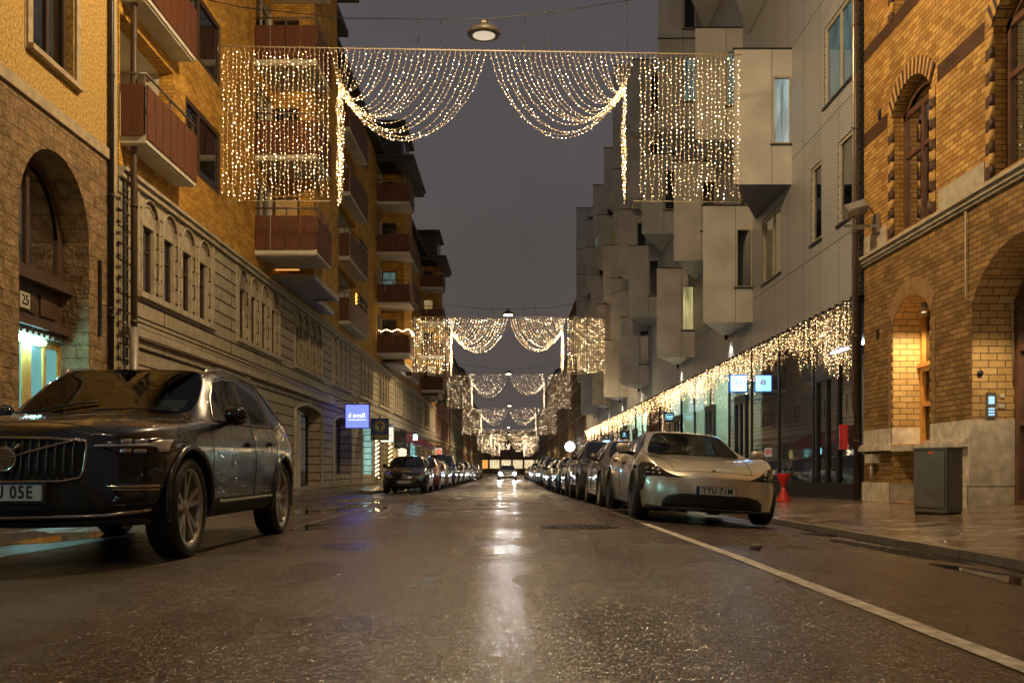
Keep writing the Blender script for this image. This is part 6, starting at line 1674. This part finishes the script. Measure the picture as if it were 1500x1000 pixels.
# ---- near right: low champagne sports saloon
tay = dict(W=1.966, label='low champagne silver sports saloon with teardrop headlights, first of the right-hand row', paint='paint_champagne', hi=True, clear=True, lvl=3,
    st=[0, .10, .42, .94, 1.22, 1.42, 1.86, 2.30, 2.68, 2.76, 3.45, 3.85, 4.25, 4.62, 4.85, 4.96], cowl=5, header=7, rear=10, tail=13, win=(6, 11), bpil=(8,),
    hw=[(0, .76), (.10, .87), (.42, .955), (.94, .985), (1.42, .955), (2.5, .95), (3.4, .985), (3.9, 1), (4.5, .95), (4.96, .80)],
    zb=[(0, .19), (.3, .15), (.9, .16), (3.9, .17), (4.96, .30)],
    top=[(0, .64), (.10, .71), (.42, .80), (.94, .875), (1.22, .905), (1.42, .925), (1.86, 1.115), (2.30, 1.29), (2.72, 1.33), (3.45, 1.28), (3.85, 1.20), (4.25, 1.12), (4.62, 1.045), (4.85, 1.04), (4.96, .96)],
    belt=[(0, .62), (.10, .74), (.42, .885), (.94, .945), (1.22, .93), (1.42, .905), (2.5, .915), (3.5, .94), (4.2, .98), (4.62, 1.0), (4.96, .90)],
    shoulder=[(0, .50), (.42, .72), (.94, .78), (1.42, .74), (3.0, .76), (3.9, .84), (4.96, .78)],
    sweep=[(0, .42), (.10, .36), (.42, .12), (.94, 0), (1.42, .14), (1.86, .16), (2.30, .08), (2.7, 0), (3.8, 0), (4.6, -.12), (4.96, -.30)],
    wr=.60, crown=.06, lean=.20, leanz=.45, chin=.1, bulge=.02, wheels=(.94, 3.84), wr_=.352, arch=.385, rimr=.285, spokes=10, double=False, rim='alloy_dark', inset=.125,
    tf=(.93, .965, 1.0, .985, .90),
    seams=[[(1.38, .26), (1.36, .6), (1.46, .88)], [(2.62, .26), (2.70, .6), (2.72, .90)], [(1.38, .26), (2.62, .26)], [(2.62, .26), (3.36, .28), (3.44, .6), (3.62, .92)]],
    hood=[[(.52, .20), (.55, .6), (.66, 1.36)], [(0, .13), (.30, .15), (.52, .20)]],
    handles=[(2.45, .78), (3.35, .82)], mir=(1.86, 1.0), seat=.36, dash=.80, tailz=.82)
car, P = make_car(tay); car.name = 'sports_car'
car.location = (2.68, 12.5, .0); car.rotation_euler = (0, R(3.5), R(0.5))
HT = [(.43, .595), (.52, .625), (.62, .665), (.70, .72), (.77, .765), (.84, .785), (.90, .775), (.93, .72), (.935, .60), (.925, .48), (.91, .41), (.885, .40), (.875, .48), (.86, .580), (.80, .600), (.62, .598)]
for s in (1, -1):
    hl = HT if s > 0 else poly_mir(HT); h = P.patch('headlight', hl, 'front', 'lamp_smoke', car, .005, .03)
    for a, b in ((.72, .68), (.78, .695), (.84, .705), (.70, .635), (.77, .64), (.83, .645)): P.patch('lens', [((a-.018)*s, b-.010), ((a+.018)*s, b-.010), ((a+.018)*s, b+.010), ((a-.018)*s, b+.010)][::s], 'front', 'lamp_reflector', h, .012, .03)
lw = [(-.40, .335), (-.30, .375), (0, .38), (.30, .375), (.40, .335)]
lw = [(-.66, .30), (-.60, .355), (-.45, .39), (0, .40), (.45, .39), (.60, .355), (.66, .30), (.66, .21), (-.66, .21)]
li = P.patch('lower_intake', lw, 'front', 'car_plastic', car, .004)
m = MB()
for z in (.24, .27, .30, .33, .36): P.line(m, [(-.58, z), (.58, z)], 'front', .005, .010, .08, 5)
m.build('intake_slats', 'gloss_black', li)
m = MB(); P.line(m, [(-.84, .20), (0, .18), (.84, .20)], 'front', .02, .004, .06, 8); m.build('lower_lip', 'car_plastic', car)
p1, n1 = P.hit(0, .44, 'front'); plate(car, 0, .445, p1.y-.022, 'YYU 71M')
m = MB(); m.lathe([(0, .006), (.022, .004), (.026, 0)], 16); o = m.build('emblem', 'chrome', car); p, n = P.hit(0, .17, 'top'); o.location = p+Vector((0, 0, .004)); o.rotation_euler = (R(15), 0, 0)
m = MB()
for s in (1, -1): P.line(m, [(s*.30, .30), (s*.42, .9), (s*.50, 1.30)], 'top', .012, -.004)
m.build('bonnet_crease', 'paint_champagne', car)
for s_ax in ('left', 'right'):
    m = MB(); P.line(m, [(1.62, .925), (2.6, .935), (3.5, .965), (3.9, 1.01)], s_ax, .006, .003); m.build('window_trim', 'gloss_black', car)

# ---- ordinary parked cars
def generic(kind, paint, label):
    k = dict(hatch=dict(L=4.03, W=1.72, H=1.47, hood=.98, cowl=1.05, head=1.75, rear=3.45, tail=3.88, belt=.96, wb=(.80, 3.34), nose=.74),
             sedan=dict(L=4.70, W=1.83, H=1.43, hood=.94, cowl=1.30, head=2.05, rear=3.35, tail=4.10, belt=.93, wb=(.88, 3.70), nose=.70),
             estate=dict(L=4.65, W=1.82, H=1.48, hood=.98, cowl=1.22, head=1.98, rear=3.95, tail=4.52, belt=.97, wb=(.90, 3.60), nose=.74),
             suv=dict(L=4.55, W=1.87, H=1.66, hood=1.10, cowl=1.20, head=1.92, rear=3.85, tail=4.42, belt=1.08, wb=(.88, 3.55), nose=.88),
             van=dict(L=4.45, W=1.83, H=1.83, hood=1.12, cowl=.95, head=1.85, rear=4.05, tail=4.40, belt=1.12, wb=(.86, 3.55), nose=.86))[kind]
    L, H = k['L'], k['H']; c, h, r, t = k['cowl'], k['head'], k['rear'], k['tail']; hd = k['hood']; bl = k['belt']; n = k['nose']
    tailz = .99 if kind == 'sedan' else bl+.06
    st = [0, .10, .40, k['wb'][0], c-.12, c, (c+h)/2, h, h+.45, h+.54, (h+.5+r)/2+.15, r, (r+t)/2, t, L-.08, L]
    return dict(W=k['W'], label=label, paint=paint, hi=False, lvl=2, st=st, cowl=5, header=7, rear=11, tail=13, win=(6, 11), bpil=(8,),
        hw=[(0, .78), (.10, .88), (.40, .96), (.9, 1), (t-.5, 1), (t, .96), (L, .84)],
        zb=[(0, .25), (.3, .2), (.8, .2), (t-.4, .22), (L, .34)],
        top=[(0, n), (.10, n+.06), (.40, n+.13), (k['wb'][0], hd-.05), (c, hd+.04), ((c+h)/2, (hd+H)/2+.07), (h, H-.03), (h+.5, H), (r, H-.05), ((r+t)/2, (H+tailz)/2+.06), (t, tailz), (L, tailz-.12)],
        belt=[(0, n-.04), (.10, n+.01), (.40, n+.09), (k['wb'][0], hd-.08), (c, bl), (r, bl+.05), (t, bl+.04), (L, bl-.10)],
        shoulder=[(0, n-.14), (.4, n), (.9, bl-.14), (r, bl-.10), (L, bl-.18)],
        sweep=[(0, .36), (.10, .31), (.4, .11), (.8, 0), (c, .15), ((c+h)/2, .15), (h, .08), (h+.5, 0), (t-.4, 0), (L, -.22)],
        wr=.70 if kind in ('van', 'suv') else .655, crown=.055, lean=.22, leanz=.5, chin=.15, bulge=.02, wheels=k['wb'], wr_=.32 if kind == 'hatch' else .345, arch=.37 if kind == 'hatch' else .395, rimr=.215 if kind == 'hatch' else .262, spokes=5 if kind != 'sedan' else 7,
        seams=[[(c+.02, .32), (c, .6), (c+.06, bl-.03)], [(h+.5, .32), (h+.52, bl)], [(c+.02, .32), (h+.5, .32)]], hood=[[(.58, .2), (.64, c-.1)]],
        handles=[(h+.3, bl-.12), (r-.1 if kind != 'hatch' else h+.32, bl-.10)], mir=(c+.42, bl+.09), tailz=bl-.05, clad=(kind == 'suv'), kind=kind, n=n)
def front_face(S, P, car, style):
    n = S['n']; w = S['W']/2
    hl = {'hatch': [(.36, n-.13), (.50, n-.05), (.68, n+.08), (.74, n+.10), (.76, n-.02), (.70, n-.12), (.50, n-.16)],
          'flat': [(.44, n-.07), (.62, n-.01), (w-.10, n+.03), (w-.08, n-.06), (w-.16, n-.13), (.52, n-.12)]}[style]
    for s in (1, -1):
        q = hl if s > 0 else poly_mir(hl); h = P.patch('headlight', q, 'front', 'lamp_amber' if style == 'hatch' else 'lamp_reflector', car, .006, .05)
        cx, cz = (.60, n-.04) if style == 'hatch' else (.64, n-.06)
        P.patch('lens', [((cx-.05)*s, cz-.035), ((cx+.05)*s, cz-.035), ((cx+.05)*s, cz+.035), ((cx-.05)*s, cz+.035)][::s], 'front', 'chrome', h, .014, .05)
    if style == 'hatch': gl = [(-.46, .46), (-.34, .36), (.34, .36), (.46, .46), (.42, .54), (-.42, .54)]
    else: gl = [(-.36, n-.26), (.36, n-.26), (.42, n-.08), (.36, n-.03), (-.36, n-.03), (-.42, n-.08)]
    g_ = P.patch('grille', gl, 'front', 'car_plastic', car, .005, .08)
    m = MB(); z0, z1 = gl[0][1], gl[-1][1]
    for i in range(4): P.line(m, [(-.34, gl[1][1]+.03+i*.04), (.34, gl[1][1]+.03+i*.04)], 'front', .006, .012, .1)
    m.build('grille_bars', 'chrome', g_)
    if style == 'hatch':
        p, q = P.hit(0, n-.06, 'front'); m = MB(); m.lathe([(.0, -.01), (.07, -.006), (.075, 0)], 18, (0, p.y-.006, n-.06), 'y'); m.build('emblem', 'chrome', car)
        P.patch('lower_intake', [(-.5, .27), (.5, .27), (.46, .34), (-.46, .34)], 'front', 'car_plastic', car, .005)
    else:
        P.patch('lower_intake', [(-.62, .26), (.62, .26), (.55, .36), (-.55, .36)], 'front', 'car_plastic', car, .005)
        p, q = P.hit(0, n-.14, 'front'); m = MB(); m.lathe([(.04, -.016), (.055, -.012), (.055, 0)], 18, (0, p.y-.006, n-.13), 'y'); m.build('emblem', 'chrome', g_)
nmat('lamp_amber', (.34, .28, .17), .2, .3, 20, metal=.3, coat=1)
protos = {}
for kind in ('hatch', 'sedan', 'estate', 'suv', 'van'):
    S = generic(kind, 'paint_black', 'x'); car, P = make_car(S); front_face(S, P, car, 'hatch' if kind == 'hatch' else 'flat')
    pz = .44 if kind == 'hatch' else .46
    p1, n1 = P.hit(0, pz-.03, 'front'); plate(car, 0, pz, p1.y-.03, 'OCW 413' if kind == 'hatch' else None)
    protos[kind] = car
used = set()
def put(kind, x, y, paint, label, side):
    src = protos[kind]
    if kind in used: car = copy_tree(src)
    else: car = src; used.add(kind)
    car.name = 'parked_car'; car.location = (x, y, road_z(x, y+2.3)+.004); car.rotation_euler = (R((gz(y)-gz(y+3.6))/3.6*-57.3) , R(3.5) if x > 0 else 0, R(rnd.uniform(-.6, .6)))
    car['label'] = label; car['category'] = 'car'; car['group'] = 'cars parked along the %s kerb' % side
    for o in [car]+list(car.children_recursive):
        for sl in getattr(o, 'material_slots', []):
            if sl.material and sl.material.name.startswith('paint_'):
                sl.link = 'OBJECT'; sl.material = MATS[paint]
    return car
LEFT = [('hatch', 36.0, 'paint_black', 'small black hatchback with amber-tinged headlights at the head of the left-hand row'),
        ('estate', 41.4, 'paint_red', 'rust red estate car directly behind the small black hatchback'),
        ('sedan', 47.0, 'paint_silver', 'silver saloon between the rust red estate and the navy van'),
        ('van', 52.8, 'paint_navy', 'tall navy blue people carrier in the left-hand row'),
        ('sedan', 58.4, 'paint_black', 'black saloon right behind the navy people carrier'),
        ('estate', 64, 'paint_grey', 'grey estate in the left-hand row, second behind the navy people carrier'),
        ('hatch', 69.5, 'paint_silver', 'silver hatchback in the left-hand row, third behind the navy people carrier'),
        ('suv', 74.5, 'paint_black', 'black SUV in the left-hand row beyond the silver hatchback'),
        ('sedan', 80.2, 'paint_silver', 'silver saloon behind the black SUV far down the left-hand row'),
        ('estate', 86, 'paint_navy', 'navy estate far down the left-hand row, tenth car from the black hatchback'),
        ('hatch', 91.8, 'paint_grey', 'small grey hatchback far down the left-hand row'),
        ('sedan', 97, 'paint_black', 'black saloon far down the left-hand row, twelfth in line'),
        ('suv', 103, 'paint_silver', 'silver SUV far down the left-hand row, thirteenth in line'),
        ('sedan', 109, 'paint_grey', 'last grey saloon visible in the left-hand row')]
for kind, y, p, lb in LEFT: put(kind, -3.93+rnd.uniform(-.05, .05), y, p, lb, 'left')
RIGHT = [('sedan', 18.1, 'paint_taupe', 'taupe grey saloon directly behind the champagne sports saloon'),
         ('suv', 24.1, 'paint_grey', 'grey SUV with dark windscreen, third in the right-hand row'),
         ('estate', 30.1, 'paint_silver', 'silver estate, fourth in the right-hand row'),
         ('hatch', 35.9, 'paint_black', 'black hatchback, fifth in the right-hand row'),
         ('sedan', 41.1, 'paint_grey', 'grey saloon, sixth in the right-hand row'),
         ('sedan', 47.1, 'paint_green', 'dark green saloon, seventh in the right-hand row'),
         ('suv', 53.1, 'paint_silver', 'silver SUV, eighth in the right-hand row'),
         ('van', 59.1, 'paint_black', 'black people carrier, ninth in the right-hand row'),
         ('estate', 65.1, 'paint_grey', 'grey estate, tenth in the right-hand row'),
         ('hatch', 71.1, 'paint_silver', 'silver hatchback, eleventh in the right-hand row'),
         ('sedan', 76.6, 'paint_white', 'white saloon, twelfth in the right-hand row'),
         ('suv', 82.6, 'paint_grey', 'grey SUV, thirteenth in the right-hand row'),
         ('sedan', 88.6, 'paint_silver', 'silver saloon, fourteenth in the right-hand row'),
         ('estate', 94.6, 'paint_red', 'rust red estate, fifteenth in the right-hand row'),
         ('sedan', 100.6, 'paint_silver', 'silver saloon, sixteenth and farthest in the right-hand row')]
for kind, y, p, lb in RIGHT: put(kind, 2.66+rnd.uniform(-.07, .07), y, p, lb, 'right')
# oncoming car with its headlights on
c = copy_tree(protos['sedan']); c.name = 'moving_car'; c.location = (-.12, 88, gz(88)); c.rotation_euler = (0, 0, 0)
c['label'] = 'oncoming car with glaring white headlights in the middle of the road'; c['category'] = 'car'
if 'group' in c: del c['group']
for s in (1, -1):
    m = MB(); m.lathe([(0, -.05), (.09, -.03), (.11, .02)], 14, (s*.66, .15, .64), 'y'); m.build('headlight_beam', 'headlight_on', c)
    point_light('headlight', (-.12+s*.66, 87.9, .64+gz(88)), 160, (.92, .95, 1.), .07, None, spot=80, rot=(R(87), 0, R(180)), blend=.8)
